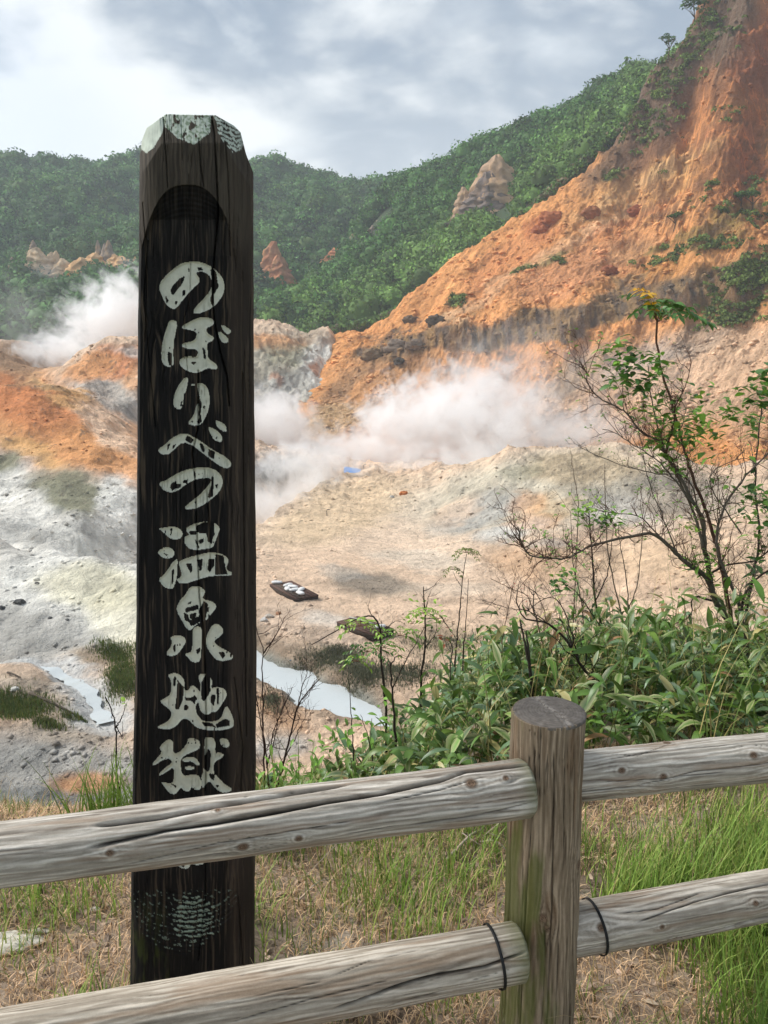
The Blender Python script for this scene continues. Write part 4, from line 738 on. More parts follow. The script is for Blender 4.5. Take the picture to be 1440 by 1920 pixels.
# ------------------------------------------------------------------ logs
def log_mesh(P0, P1, r0, r1, pxs, cracks, knots, name, parent, seed, nl=900, na=200, tint=(1, 1, 1), ends=(0, 0), phic=58, vertical=False, moss=0, upto=None):
    """a weathered round timber. cracks and knots are given where the photo shows them on the log"""
    P0, P1 = np.asarray(P0, float), np.asarray(P1, float); L = np.linalg.norm(P1 - P0); T_ = (P1 - P0) / L
    up = np.array([0, 0, 1.]) if not vertical else np.array([1., 0, 0])
    N1 = up - T_ * (up @ T_); N1 /= np.linalg.norm(N1); N2 = np.cross(T_, N1)
    if N2[1] > 0: N2 = -N2
    s = np.linspace(0, 1, nl)[:, None]; ph = (np.arange(na) / na * 2 * math.pi)[None]
    def where(x, y):      # picture point -> (s, phi) on this log
        A0, A1 = np.array(proj(*P0)), np.array(proj(*P1)); d = A1 - A0; n_ = np.hypot(*d); d = d / n_
        # perspective correct position along the log
        q = np.array([x, y]) - A0; f = (q @ d) / n_; dep = lambda P: P[1] * cP - (P[2] - EYE[2]) * sP
        w0, w1 = 1 / dep(P0), 1 / dep(P1); f = f * w0 / (w1 + f * (w0 - w1)) if True else f
        f = np.clip(f, -.2, 1.2)
        side = q @ np.array([-d[1], d[0]]); rp = (r0 + (r1 - r0) * f) * F / (dep(P0) + (dep(P1) - dep(P0)) * f); v = np.clip(side / rp, -.97, .97)
        return (f, math.radians(phic) + math.asin(v)) if not vertical else (f, math.radians(90) - math.asin(v) if d[1] < 0 else math.radians(90) + math.asin(v))
    r = (r0 + (r1 - r0) * s); sm = s * L; arc = ph * (r0 + r1) / 2
    cosp, sinp = np.cos(ph), np.sin(ph); R_ = (r0 + r1) / 2
    disp = .0030 * fbm(sm * 2.2, cosp * 1.1 + seed, sinp * 1.1, 3, seed) + .0011 * fbm(sm * 6, cosp * R_ * 150, sinp * R_ * 150 + seed, 3, seed + 1)
    warp = .010 * fbm(sm * 3.2, cosp * 1.6 + seed, sinp * 1.6, 4, seed + 2)
    kn = np.zeros((nl, na)); kring = np.zeros((nl, na)); ky = np.zeros((nl, na))
    for (x, y, kr) in knots:
        ks, kp = where(x, y); dl = (s - ks) * L; da = ((ph - kp + math.pi) % (2 * math.pi) - math.pi) * R_; d_ = np.hypot(dl * .8, da); kr_ = kr
        kn = np.maximum(kn, 1 - sst(kr_ * .5, kr_ * 1.15, d_)); kring += .7 * np.exp(-(d_ / (kr_ * 1.9)) ** 2) * np.sin(d_ / kr_ * 6 + 2.5 * fbm(sm * 30, cosp * 4, sinp * 4, 2, 77)); ky += np.sign(da) * np.exp(-(dl / (kr_ * 4)) ** 2 - (da / (kr_ * 3.5)) ** 2) * kr_ * .9
        disp += .0022 * np.exp(-(d_ / (kr_ * 1.6)) ** 2) - .0016 * (1 - sst(0, kr_ * .6, d_))
    q = ph * R_ + warp - ky
    fine = fbm(cosp * 0 + q * 170, sm * 4.5, seed, 4, seed + 3, .6); cath = np.sin(q * 520 + 9 * fbm(sm * 2.2, q * 9, seed, 3, seed + 4))
    broad = fbm(sm * 2.3, cosp * 1.7, sinp * 1.7 + seed, 4, seed + 5)
    grain = .5 * fine + .22 * cath + .3 * kring
    base = np.array(lin(172, 163, 150)) * np.array(tint); dk = np.array(lin(86, 72, 60)) * np.array(tint); lt = np.array(lin(226, 218, 206)) * np.array(tint)
    w = sst(-.15, .55, grain + .35 * broad)[..., None]; c = base * (1 - w) + lt * w
    w = sst(.05, .75, -grain - .2 * broad)[..., None] * .85; c = c * (1 - w) + dk * w
    patch = sst(.12, .5, fbm(sm * 3, cosp * 2 + seed, sinp * 2, 4, seed + 8))[..., None] * .45; c = c * (1 - patch) + np.array(lin(150, 122, 96)) * np.array(tint) * patch
    disp += .0006 * grain
    # natural hairline checks everywhere plus the traced ones, with shade painted into their colour
    hc = pn(q * 75, sm * 1.1, seed, seed + 6); hl = (1 - sst(.0, .042, np.abs(hc))) * sst(.05, .35, pn(sm * 2.6, q * 14, seed, seed + 7)); disp -= .003 * hl; c = c * (1 - .7 * hl[..., None])
    for (pts, wd, dp) in cracks:
        a = np.array([where(x, y) for x, y in pts]); o_ = np.argsort(a[:, 0]); a = a[o_]; cp = np.interp(s[:, 0], a[:, 0], a[:, 1])[:, None] + .02 * fbm(sm * 9, seed + wd * 50, 0, 3, 5)
        fade = sst(-.002, .03, s - a[0, 0]) * (1 - sst(-.03, .002, s - a[-1, 0])); fade = np.where(s < a[0, 0], 0, fade); da = np.abs((ph - cp + math.pi) % (2 * math.pi) - math.pi) * R_
        k_ = np.exp(-(da / wd) ** 2) * fade; disp -= dp * k_; c = c * (1 - .93 * np.exp(-(da / (wd * .9)) ** 2) * fade)[..., None]
    kc = kn[..., None]; c = c * (1 - kc) + (np.array(lin(118, 96, 78)) * (1 + .5 * np.sin(kring * 6))[..., None]) * kc
    if moss:
        mw = moss(s, ph, sm, seed) ; c = c * (1 - mw[..., None]) + np.array(lin(96, 104, 48)) * mw[..., None]
    rr = r + disp
    for e_, side in ((ends[0], s * L), (ends[1], (1 - s) * L)):
        if e_: rr = rr * np.sqrt(np.clip(1 - (1 - np.clip(side / e_, 0, 1)) ** 2, 0.02, 1)) ** .8
    C0 = P0 + s[..., None] * (P1 - P0)[None, None]; bow = .004 * pn(s * 2 + seed, .5, .5, 3)
    V = C0 + rr[..., None] * (cosp[..., None] * N1 + sinp[..., None] * N2) + bow[..., None] * N1; V = V.reshape(-1, 3)
    j = np.arange(na); ex = np.array([P0, P1]); V = np.vstack([V, ex]); c = np.vstack([c.reshape(-1, 3), [base, base]])
    Fs = [grid_faces(nl, na, True), np.concatenate([np.stack([(j + 1) % na, j, np.full(na, nl * na)], -1), np.stack([(nl - 1) * na + j, (nl - 1) * na + (j + 1) % na, np.full(na, nl * na + 1)], -1)])]
    return child(name, V, Fs, M_wood, parent, c, True)
ptop = W(1030, 1334, 1.53); pbot = W(1001, 1990, 1.545); fence = empty('wooden_fence', [pbot[0], pbot[1], 0], 'weathered log fence with double rails and black cable ties, in front of the sign', 'fence')
Lh = (ptop - pbot)[2]; pbot = ptop + (pbot - ptop) * ((ptop[2] + .15) / (ptop[2] - pbot[2]))
R0, R1 = .0865, .0760
mossf = lambda s, ph, sm, sd: (sst(.1, .7, fbm(sm * 4, np.cos(ph) * 2, np.sin(ph) * 2, 4, 9) + .8 * (1 - sst(.2, .95, s)) + .7 * np.cos(ph - math.pi) - .45) * .75)
vs = [( [(1068, 1362), (1066, 1420), (1066, 1600), (1056, 1900)], .0011, .004), ([(994, 1355), (994, 1420), (978, 1600), (962, 1915)], .0011, .004), ([(1026, 1362), (1027, 1450), (1024, 1560), (1010, 1880)], .0014, .005), ([(1047, 1362), (1046, 1440), (1044, 1560)], .001, .003), ([(1080, 1358), (1078, 1480), (1072, 1600)], .001, .003), ([(964, 1345), (958, 1500), (950, 1700), (940, 1900)], .0015, .006), ([(1010, 1640), (1006, 1760), (998, 1900)], .0011, .004), ([(975, 1500), (970, 1700), (958, 1900)], .001, .003), ([(1035, 1640), (1030, 1800), (1024, 1900)], .001, .003)]
post = log_mesh(pbot, ptop, R0, R1, None, vs, [(1077, 1562, .011), (1006, 1632, .010), (1012, 1650, .008)], 'post', fence, 31, nl=620, na=260, tint=(.66, .56, .45), vertical=True, moss=mossf)
# the sawn top of the post, with its growth rings and a split
nr_, na_ = 46, 120; rr = np.linspace(0, 1, nr_)[:, None]; th = (np.arange(na_) / na_ * 2 * math.pi)[None]
ax = (ptop - pbot) / np.linalg.norm(ptop - pbot); e1_ = np.array([1., 0, 0]) - ax * ax[0]; e1_ /= np.linalg.norm(e1_); e2_ = np.cross(ax, e1_)
rad = R1 * (rr * (1.0 + .006 * fbm(np.cos(th) * 3, np.sin(th) * 3, 0, 3, 5))); hgt = .006 * (1 - rr ** 8) + .0012 * fbm(rr * np.cos(th) * 9, rr * np.sin(th) * 9, 0, 3, 6)
cu, cv_ = rr * np.cos(th), rr * np.sin(th); rd = np.hypot(cu - .05, cv_ + .1) + .03 * fbm(cu * 3, cv_ * 3, 0, 3, 8); rings = np.sin(rd * 75)
spl = segdist([(-.25, .8), (-.05, .1), (.2, -.3), (.35, -.95)], cu, cv_); hgt = hgt - .004 * np.exp(-(spl / .018) ** 2) - .004 * (np.abs(np.sin(th * 9 + 2 * fbm(np.cos(th), np.sin(th), 0, 2, 3))) < .04) * rr * (rr > .35)
c = np.array(lin(120, 112, 104)) * (1 + .12 * rings + .3 * fbm(cu * 6, cv_ * 6, 0, 4, 7))[..., None]; c = c + (np.exp(-(spl / .09) ** 2) * .5 * sst(-.2, .3, fbm(cu * 8, cv_ * 8, 1, 3, 9)))[..., None] * np.array(lin(170, 164, 156))
V = ptop + rad[..., None] * (np.cos(th)[..., None] * e1_ + np.sin(th)[..., None] * e2_) + hgt[..., None] * ax
sides = ptop + (rad[-1:] * 1.0)[..., None] * (np.cos(th)[..., None] * e1_ + np.sin(th)[..., None] * e2_) - .006 * ax
V = np.concatenate([V, sides], 0); c = np.concatenate([c, c[-1:]], 0)
child('post_top', V.reshape(-1, 3), grid_faces(nr_ + 1, na_, True), M_wood, fence, c.reshape(-1, 3), True)
def ext(A_, B_, f): return A_ + (B_ - A_) * f
ULr, ULl = W(996, 1476, 1.452), W(0, 1603, 1.228); LLr, LLl = W(981, 1783, 1.447), W(0, 1957, 1.214)
URl, URr = W(1070, 1457, 1.555), W(1440, 1418, 1.645); LRl, LRr = W(1060, 1747, 1.555), W(1440, 1677, 1.68)
up1 = [([(0, 1573), (135, 1554), (220, 1537), (376, 1511), (520, 1489)], .0038, .016), ([(0, 1611), (135, 1579), (220, 1568), (376, 1540), (454, 1525), (580, 1506), (728, 1477), (801, 1458), (985, 1437)], .0034, .016), ([(580, 1523), (728, 1494), (868, 1462)], .0009, .004), ([(640, 1560), (820, 1535), (990, 1500)], .0010, .004), ([(60, 1640), (240, 1600), (420, 1570), (560, 1548)], .0008, .003), ([(480, 1582), (640, 1557)], .0008, .003)]
log_mesh(ext(ULl, ULr, -.45), ULr, .0535, .0575, None, up1, [(42, 1617, .007), (233, 1543, .005), (288, 1605, .010), (401, 1587, .007), (807, 1480, .011), (900, 1467, .006)], 'rail', fence, 11, ends=(0, .018), moss=lambda s, ph, sm, sd: sst(.962, .995, s) * .5 * (np.cos(ph) > -2))
up2 = [([(470, 1905), (620, 1858), (700, 1838), (850, 1812), (975, 1775)], .0024, .010), ([(470, 1852), (560, 1822), (700, 1795)], .0008, .003), ([(250, 1935), (420, 1890), (620, 1845)], .0009, .004), ([(480, 1925), (640, 1880), (760, 1855)], .001, .004), ([(300, 1890), (470, 1855)], .0009, .003)]
log_mesh(ext(LLl, LLr, -.45), LLr, .0555, .0590, None, up2, [], 'rail', fence, 17, ends=(0, .016), tint=(.94, .91, .86), moss=lambda s, ph, sm, sd: sst(.955, .995, s) * .6 * (np.cos(ph) > -2))
up3 = [([(1110, 1432), (1200, 1415), (1290, 1408), (1440, 1390)], .0009, .004), ([(1150, 1478), (1250, 1452), (1350, 1440), (1440, 1425)], .0009, .004), ([(1110, 1420), (1160, 1425), (1230, 1400)], .0008, .003), ([(1100, 1470), (1180, 1466), (1300, 1452)], .0008, .003)]
log_mesh(URl, ext(URl, URr, 2.2), .0540, .0570, None, up3, [(1217, 1400, .008), (1132, 1450, .008), (1196, 1461, .008), (1346, 1424, .009), (1417, 1390, .010)], 'rail', fence, 23, tint=(1.08, 1.08, 1.07))
up4 = [([(1144, 1731), (1237, 1697), (1340, 1672), (1440, 1652)], .0014, .007), ([(1200, 1761), (1290, 1742), (1350, 1724), (1440, 1709)], .0026, .011), ([(1120, 1715), (1180, 1708), (1260, 1680)], .0009, .004), ([(1150, 1775), (1260, 1745)], .0009, .003)]
log_mesh(LRl, ext(LRl, LRr, 2.2), .0560, .0560, None, up4, [(1095, 1737, .010), (1185, 1737, .006), (1335, 1699, .007), (1399, 1643, .005)], 'rail', fence, 27, tint=(.98, .96, .93))
def tie(P0, P1, f, r):
    T_ = (P1 - P0) / np.linalg.norm(P1 - P0); c = P0 + (P1 - P0) * f; T_ = T_ + np.array([0, 0, .10]); T_ /= np.linalg.norm(T_); N1 = np.array([0, 0, 1.]) - T_ * T_[2]; N1 /= np.linalg.norm(N1); N2 = np.cross(T_, N1)
    th = np.arange(64) / 64 * 2 * math.pi; prof = [(-.0030, 0), (-.0030, .0016), (.0030, .0016), (.0030, 0)]; R_ = r + .0015
    V = np.stack([c + (R_ + b_) * (np.cos(th)[:, None] * N1 + np.sin(th)[:, None] * N2) + a_ * T_ for a_, b_ in prof], 1).reshape(-1, 3); e = child('cable_tie', V, grid_faces(64, 4, True) if False else np.concatenate([np.stack([np.arange(64) * 4 + i, np.arange(64) * 4 + (i + 1) % 4, ((np.arange(64) + 1) % 64) * 4 + (i + 1) % 4, ((np.arange(64) + 1) % 64) * 4 + i], -1) for i in range(4)]), M_plain, fence, np.full((256, 3), .012))
    a = Acc(); box(a, c + (R_ + .003) * (-N1 * .95 + N2 * .3), T_ * .0045, N2 * .004, N1 * .003, (.012, .012, .012)); a.build('tie_head', M_plain, e) if False else None
    return e
tie(LLl, LLr, (np.linalg.norm(W(926, 1785, 1.433) - LLl)) / np.linalg.norm(LLr - LLl), .0600); tie(LRl, LRr, (np.linalg.norm(W(1114, 1737, 1.573) - LRl)) / np.linalg.norm(LRr - LRl), .0575)

# ------------------------------------------------------------------ the carved sign post
Z1 = [(240, 480, 5.5385), (240, 780, 5.5385), (240, 1080, 5.5385), (220, 1360, 3.84)]
def zp(k, pts): ox, oy, s_ = Z1[k]; return [(ox + x / s_, oy + y / s_) for x, y in pts]
CH = []   # (label, [painted polygons], [holes and chipped places])
CH.append(('の', [zp(0, [(600,60),(700,50),(790,72),(870,108),(950,180),(1002,270),(1006,360),(960,450),(890,530),(800,580),(715,607),(676,597),(675,570),(715,515),(790,440),(848,370),(868,300),(862,225),(820,180),(760,160),(708,172),(722,205),(752,240),(735,285),(650,360),(570,455),(505,540),(470,558),(420,530),(375,470),(345,395),(320,345),(335,270),(390,205),(460,140),(540,82)])],
  [zp(0, p) for p in ([(590,210),(540,230),(470,300),(445,350),(450,395),(475,400),(530,330),(575,265)], [(870,115),(915,170),(925,250),(945,310),(920,350),(890,400),(885,520),(865,500),(855,450),(870,400),(868,340),(870,230),(855,150)], [(720,125),(760,118),(780,145),(730,150)], [(390,410),(420,460),(405,490),(392,450)], [(490,465),(515,475),(490,520)], [(570,360),(595,350),(590,400),(565,420)])]))
CH.append(('ぼ', [zp(0, p) for p in ([(430,665),(480,660),(515,690),(500,780),(480,880),(470,1000),(480,1100),(465,1145),(420,1158),(370,1130),(345,1080),(345,950),(370,850),(400,740)],
  [(540,740),(620,690),(720,640),(800,628),(870,645),(905,690),(860,735),(815,745),(820,800),(870,825),(900,850),(870,890),(820,905),(830,1000),(835,1070),(890,1100),(930,1140),(925,1175),(890,1185),(820,1165),(760,1205),(690,1220),(610,1195),(550,1150),(525,1100),(560,1050),(640,1035),(720,1050),(725,970),(640,970),(580,955),(552,925),(570,905),(650,885),(700,870),(712,800),(690,780),(600,765)],
  [(955,710),(1000,720),(1050,750),(1078,785),(1040,820),(1000,790)], [(930,785),(970,790),(1020,830),(1052,870),(1030,905),(980,905),(955,860)])],
  [zp(0, p) for p in ([(415,1000),(455,1010),(455,1140),(430,1135),(412,1080)], [(650,1110),(680,1098),(715,1110),(680,1128)], [(775,940),(800,980),(810,1070),(785,1060)], [(680,770),(695,745),(705,775)], [(800,880),(815,880),(815,905)])]))
CH.append(('り', [zp(0, p) for p in ([(600,1250),(632,1275),(610,1380),(580,1470),(570,1560),(530,1605),(485,1580),(465,1510),(485,1420),(530,1330)], [(710,1320),(760,1315),(820,1350),(850,1430),(850,1550),(820,1650),(770,1740),(710,1770),(640,1755),(620,1730),(680,1660),(705,1560),(740,1500),(730,1420)], [(655,1330),(700,1325),(700,1350),(655,1345)])],
  [zp(0, p) for p in ([(545,1545),(560,1505),(565,1550),(550,1570)], [(708,1370),(735,1440),(765,1540),(752,1640),(760,1720),(740,1750),(715,1720),(740,1680),(738,1560),(715,1440)], [(780,1560),(800,1545),(790,1600)])]))
CH.append(('べ', [zp(1, p) for p in ([(310,345),(390,290),(450,230),(540,180),(610,178),(680,215),(770,270),(850,330),(940,380),(1020,425),(1080,485),(1065,530),(1010,552),(940,510),(850,445),(760,375),(680,310),(600,280),(540,290),(480,350),(410,410),(350,400),(320,375)], [(905,40),(950,50),(1010,90),(1035,140),(1010,170),(960,150),(920,100)], [(825,110),(880,120),(950,170),(988,230),(970,270),(930,275),(880,230),(850,170)])],
  [zp(1, p) for p in ([(600,215),(630,205),(685,245),(655,290),(600,255)], [(745,280),(770,285),(795,350),(785,385),(760,350)], [(840,345),(900,375),(890,445),(835,415)], [(410,300),(440,285),(415,350),(408,385)], [(460,310),(515,280),(490,310),(470,340)], [(905,225),(930,215),(915,245)])]))
CH.append(('つ', [zp(1, [(315,690),(400,665),(480,610),(600,555),(720,530),(830,530),(920,560),(980,630),(988,710),(950,790),(860,870),(760,940),(690,968),(600,972),(582,950),(640,900),(720,840),(800,760),(860,690),(862,650),(800,645),(700,660),(600,710),(530,770),(460,798),(390,785),(345,750)])],
  [zp(1, p) for p in ([(690,570),(705,620),(695,650),(685,600)], [(445,710),(500,670),(500,710),(560,705),(530,745),(480,760),(455,780),(440,740)], [(570,675),(625,660),(610,700),(570,690)], [(865,625),(890,640),(880,830),(850,855),(830,840),(870,700)], [(905,720),(935,705),(920,755)])]))
CH.append(('温', [zp(1, p) for p in ([(320,1160),(400,1155),(460,1140),(530,1160),(578,1220),(550,1275),(480,1288),(430,1270),(380,1220),(330,1180)], [(305,1410),(360,1365),(430,1355),(485,1400),(475,1460),(420,1488),(350,1470),(315,1430)], [(480,1500),(520,1480),(515,1570),(510,1680),(490,1740),(475,1790),(430,1800),(380,1780),(345,1740),(310,1695),(380,1640),(430,1570)],
  [(605,1160),(700,1110),(800,1090),(900,1105),(960,1160),(940,1220),(900,1330),(870,1375),(800,1385),(700,1398),(630,1380),(580,1310),(590,1250),(640,1235),(600,1190)], [(525,1510),(620,1470),(720,1440),(830,1415),(930,1415),(1030,1460),(1050,1510),(1010,1590),(1080,1620),(1075,1660),(980,1660),(850,1665),(700,1710),(580,1750),(520,1730),(505,1690),(560,1670),(550,1610),(530,1550)])],
  [zp(1, p) for p in ([(440,1170),(460,1165),(445,1240)], [(370,1400),(375,1390),(375,1440),(400,1430),(405,1460),(390,1450)], [(455,1600),(475,1580),(470,1730),(455,1760)], [(635,1195),(715,1195),(710,1230),(640,1225)], [(710,1140),(800,1100),(890,1110),(900,1250),(885,1235),(870,1330),(830,1300),(815,1215),(740,1215),(715,1200)], [(735,1290),(790,1270),(780,1310),(745,1330)], [(700,1275),(740,1360),(735,1380),(700,1310)],
   [(600,1540),(660,1530),(665,1610),(650,1630),(620,1570)], [(705,1490),(775,1490),(765,1600),(740,1600),(730,1530)], [(835,1485),(900,1485),(890,1560),(850,1620),(830,1600)], [(910,1440),(990,1450),(1010,1570),(1035,1640),(905,1650),(905,1500)])]))
CH.append(('泉', [zp(2, p) for p in ([(640,110),(720,100),(790,130),(805,175),(775,215),(780,240),(870,255),(925,310),(900,350),(860,400),(800,475),(740,490),(690,520),(650,575),(600,540),(565,470),(515,390),(500,330),(540,250),(600,190)], [(665,560),(720,510),(770,545),(770,650),(765,740),(760,850),(740,890),(700,905),(650,885),(620,840),(580,815),(620,795),(660,790),(668,680)], [(430,640),(500,608),(570,620),(612,670),(570,740),(510,820),(440,840),(385,815),(440,740),(460,680)], [(805,640),(870,510),(920,490),(975,530),(998,590),(940,640),(885,680),(960,740),(1040,780),(1098,825),(1080,870),(1020,880),(960,892),(900,860),(840,780),(808,710)])],
  [zp(2, p) for p in ([(595,335),(725,300),(730,345),(600,375)], [(640,400),(710,380),(700,430),(645,440)], [(580,380),(620,400),(640,460),(740,420),(735,350),(790,260),(830,290),(800,480),(740,480),(690,510),(650,520),(640,480),(590,460)], [(610,290),(655,265),(650,290)], [(815,340),(845,320),(830,385)], [(710,770),(745,740),(755,770),(720,820)], [(470,720),(490,705),(490,780),(475,795)], [(530,710),(548,705),(540,735)], [(940,790),(1000,790),(1010,830),(980,855),(955,820)], [(1058,810),(1080,820),(1070,850)])]))
CH.append(('地', [zp(2, [(405,1040),(450,1005),(510,1005),(570,1050),(592,1110),(580,1190),(640,1180),(640,1150),(680,1130),(730,1180),(750,1210),(755,1130),(725,1040),(760,1005),(830,1020),(885,1100),(860,1170),(930,1145),(1000,1165),(1035,1230),(990,1310),(920,1415),(870,1410),(840,1440),(790,1440),(745,1390),(730,1300),(705,1340),(710,1430),(760,1490),(800,1510),(960,1500),(990,1390),(1030,1340),(1070,1420),(1103,1500),(1100,1560),(1040,1595),(900,1610),(780,1600),(700,1570),(650,1510),(600,1480),(560,1490),(500,1560),(430,1600),(290,1580),(330,1545),(400,1520),(450,1460),(450,1400),(380,1350),(330,1300),(350,1280),(440,1240),(450,1150),(440,1060)])],
  [zp(2, p) for p in ([(480,1040),(500,1040),(490,1140),(470,1140)], [(515,1080),(545,1120),(580,1150),(570,1280),(530,1380),(490,1380),(510,1200)], [(590,1260),(640,1270),(700,1240),(715,1270),(690,1330),(650,1290),(600,1290)], [(590,1340),(630,1350),(620,1390),(580,1390)], [(765,1100),(810,1020),(850,1050),(855,1200),(800,1290),(765,1290),(760,1190)], [(860,1240),(910,1240),(890,1350),(860,1320)], [(920,1165),(945,1170),(940,1330),(925,1330)], [(765,1515),(880,1530),(900,1565),(790,1555)], [(910,1540),(1000,1485),(1050,1500),(1060,1550),(920,1575)])]))
CH.append(('獄', [zp(3, p) for p in ([(345,110),(380,95),(410,125),(398,200),(440,200),(500,140),(505,95),(545,85),(592,110),(600,165),(540,195),(470,225),(452,270),(470,370),(530,350),(600,360),(610,460),(560,470),(535,440),(520,480),(480,475),(460,440),(420,500),(380,495),(345,450),(310,405),(345,410),(400,420),(410,350),(405,300),(350,340),(300,370),(300,345),(350,300),(395,270),(380,240),(330,250),(260,295),(250,275),(300,220),(320,190),(298,160)], [(460,240),(520,220),(570,235),(600,290),(570,290),(540,260),(480,268)], [(480,300),(520,288),(570,305),(530,325),(485,318)],
  [(640,80),(690,85),(712,130),(700,190),(750,195),(772,215),(740,245),(700,260),(690,330),(720,370),(780,430),(825,450),(820,480),(760,490),(710,460),(665,400),(640,420),(610,465),(600,380),(620,330),(610,300),(640,330),(665,330),(670,240),(675,200),(655,160),(640,210),(625,220),(625,100)], [(735,95),(780,85),(812,130),(800,160),(770,165),(740,130)])],
  [zp(3, p) for p in ([(385,420),(420,450),(400,470),(430,440)], [(315,225),(330,235),(320,245)], [(660,350),(700,350),(695,400),(670,380)], [(705,425),(735,435),(720,450)])]))
CH.append(('谷', [[(318, 1520), (330, 1512), (346, 1518), (338, 1536), (320, 1548), (310, 1540)], [(392, 1512), (406, 1510), (428, 1532), (420, 1542), (402, 1532)], [(350, 1536), (368, 1530), (372, 1548), (350, 1572), (322, 1592), (306, 1594), (312, 1582), (338, 1562)], [(366, 1536), (378, 1540), (408, 1570), (432, 1600), (433, 1606), (422, 1612), (405, 1611), (394, 1602), (384, 1576)],
  [(334, 1585), (370, 1580), (382, 1590), (384, 1616), (380, 1622), (366, 1623), (358, 1618), (356, 1626), (348, 1631), (334, 1626), (330, 1612)]], [[(346, 1594), (368, 1592), (370, 1608), (350, 1610)], [(341, 1618), (345, 1616), (345, 1626), (341, 1624)]]))
KL = .07; Y0s = 1.60; Zs0 = W(360, 1850, Y0s)[2]
nvec = np.array([0, -1, KL]); nvec = nvec / np.linalg.norm(nvec)
def onplane(px, py):
    rx_, ry_, rz_ = ray(px, py); t = (Y0s + KL * (EYE[2] - Zs0)) / (ry_ - KL * rz_); return np.stack([t * rx_, t * ry_, EYE[2] + t * rz_], -1)
xl = lambda y: np.interp(y, [213, 290, 700, 1150, 1400, 1600, 1850, 2050], [262, 262, 258, 256, 250, 247, 244, 243]) + .8 * pn(np.asarray(y) / 60, .3, .2, 4)
xr = lambda y: np.interp(y, [213, 330, 700, 1000, 1250, 1500, 1800, 2050], [475, 475, 476, 480, 481, 479, 477, 477]) + .8 * pn(np.asarray(y) / 50, .6, .2, 4)
nc_, nr_ = 216, 1240
sg = np.linspace(0, 1, nc_); sg = .5 - .5 * np.cos(sg * math.pi) * (.25) - .5 * (1 - 2 * sg) * .75; sg = (sg - sg[0]) / (sg[-1] - sg[0])
ytop = np.interp(262 + sg * 214, [262, 266, 275, 300, 312, 405, 440, 452, 462, 475, 478], [292, 262, 240, 222, 214, 216, 236, 248, 288, 322, 334])
tt = np.linspace(0, 1, nr_)[:, None]; PY = ytop[None] + (2060 - ytop[None]) * tt; PX = xl(PY) + (xr(PY) - xl(PY)) * sg[None]; S_ = np.broadcast_to(sg[None], PX.shape)
tL = np.clip((.43 - S_) / .43, 0, 1); tR = np.clip((S_ - .43) / .57, 0, 1)
b = np.where(S_ < .43, -.075 * (1 - (1 - tL ** 5) ** (1 / 4.)), -.10 * (1 - (1 - tR ** 2.6) ** (1 / 2.4)))
b = np.maximum(b, -.10)
cyr = lambda pts: pts
# flat panel hewn into the log, with a scooped end above and below
yar = 346 + np.minimum(.0062 * (PX - 352) ** 2, .0105 * (PX - 352) ** 2) + .0000012 * (PX - 352) ** 4 * (1 + .12 * np.sin(PX / 14)); panel = -.024 * np.clip((PY - yar) / np.maximum(414 - yar, 6), 0, 1) ** .55 * (1 - sst(1668, 1792, PY))
d = np.minimum(b, np.where((PY > 340) & (PY < 1800), panel, 0.0)); inpanel = (panel < b) & (PY > yar) & (PY < 1792)
# the top is cut to facets
fc = -(268 - PY) / 55 * .030; fl_ = -(292 + (PX - 262) * -.35 - PY) / 60 * .028 - (303 - PX) / 40 * .022 + .004; fr = -(290 + (PX - 440) * .6 - PY) / 60 * .032 - (PX - 408) / 60 * .030 + .008
cut = np.minimum(np.minimum(fc, np.where(PX < 309, fl_, 0)), np.where(PX > 402, fr, 0)); cut = np.where(PY < 385, np.minimum(cut, 0), 0); d = np.minimum(d, b + cut)
xm = PX + 3.0 * fbm(PY / 90, PX / 60, 0, 3, 121)
knot = np.hypot((PX - 292) / 26, (PY - 610) / 34); xm = xm + 10 * np.exp(-knot ** 2) * np.sign(PX - 292)
knot2 = np.hypot((PX - 445) / 18, (PY - 1440) / 40); xm = xm + 9 * np.exp(-knot2 ** 2) * np.sign(PX - 445)
rib = ridged(xm / 5.2, PY / 420, 0, 3, 123); rw = .35 + .65 * sst(428, 446, PX)
d = d + (.0010 * rib * rw + .0007 * fbm(xm / 2.2, PY / 60, 0, 3, 127)) + .0012 * fbm(PX / 30, PY / 120, 2, 3, 128)
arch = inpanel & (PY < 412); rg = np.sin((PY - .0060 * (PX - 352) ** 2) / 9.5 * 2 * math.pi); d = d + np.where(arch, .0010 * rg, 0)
low = inpanel & (PY > 1668); rg2 = np.sin(np.hypot((PX - 355) * 1.0, (PY - 1600)) / 9 * 2 * math.pi + 2.2 * fbm(PX / 16, PY / 16, 0, 3, 3)); d = d + np.where(low, .0015 * rg2, 0)
hair = pn(xm / 7.5, PY / 300, 1, 129); d = d - .0045 * (1 - sst(0, .05, np.abs(hair))) * sst(0, .3, pn(PX / 25, PY / 140, 5, 130))
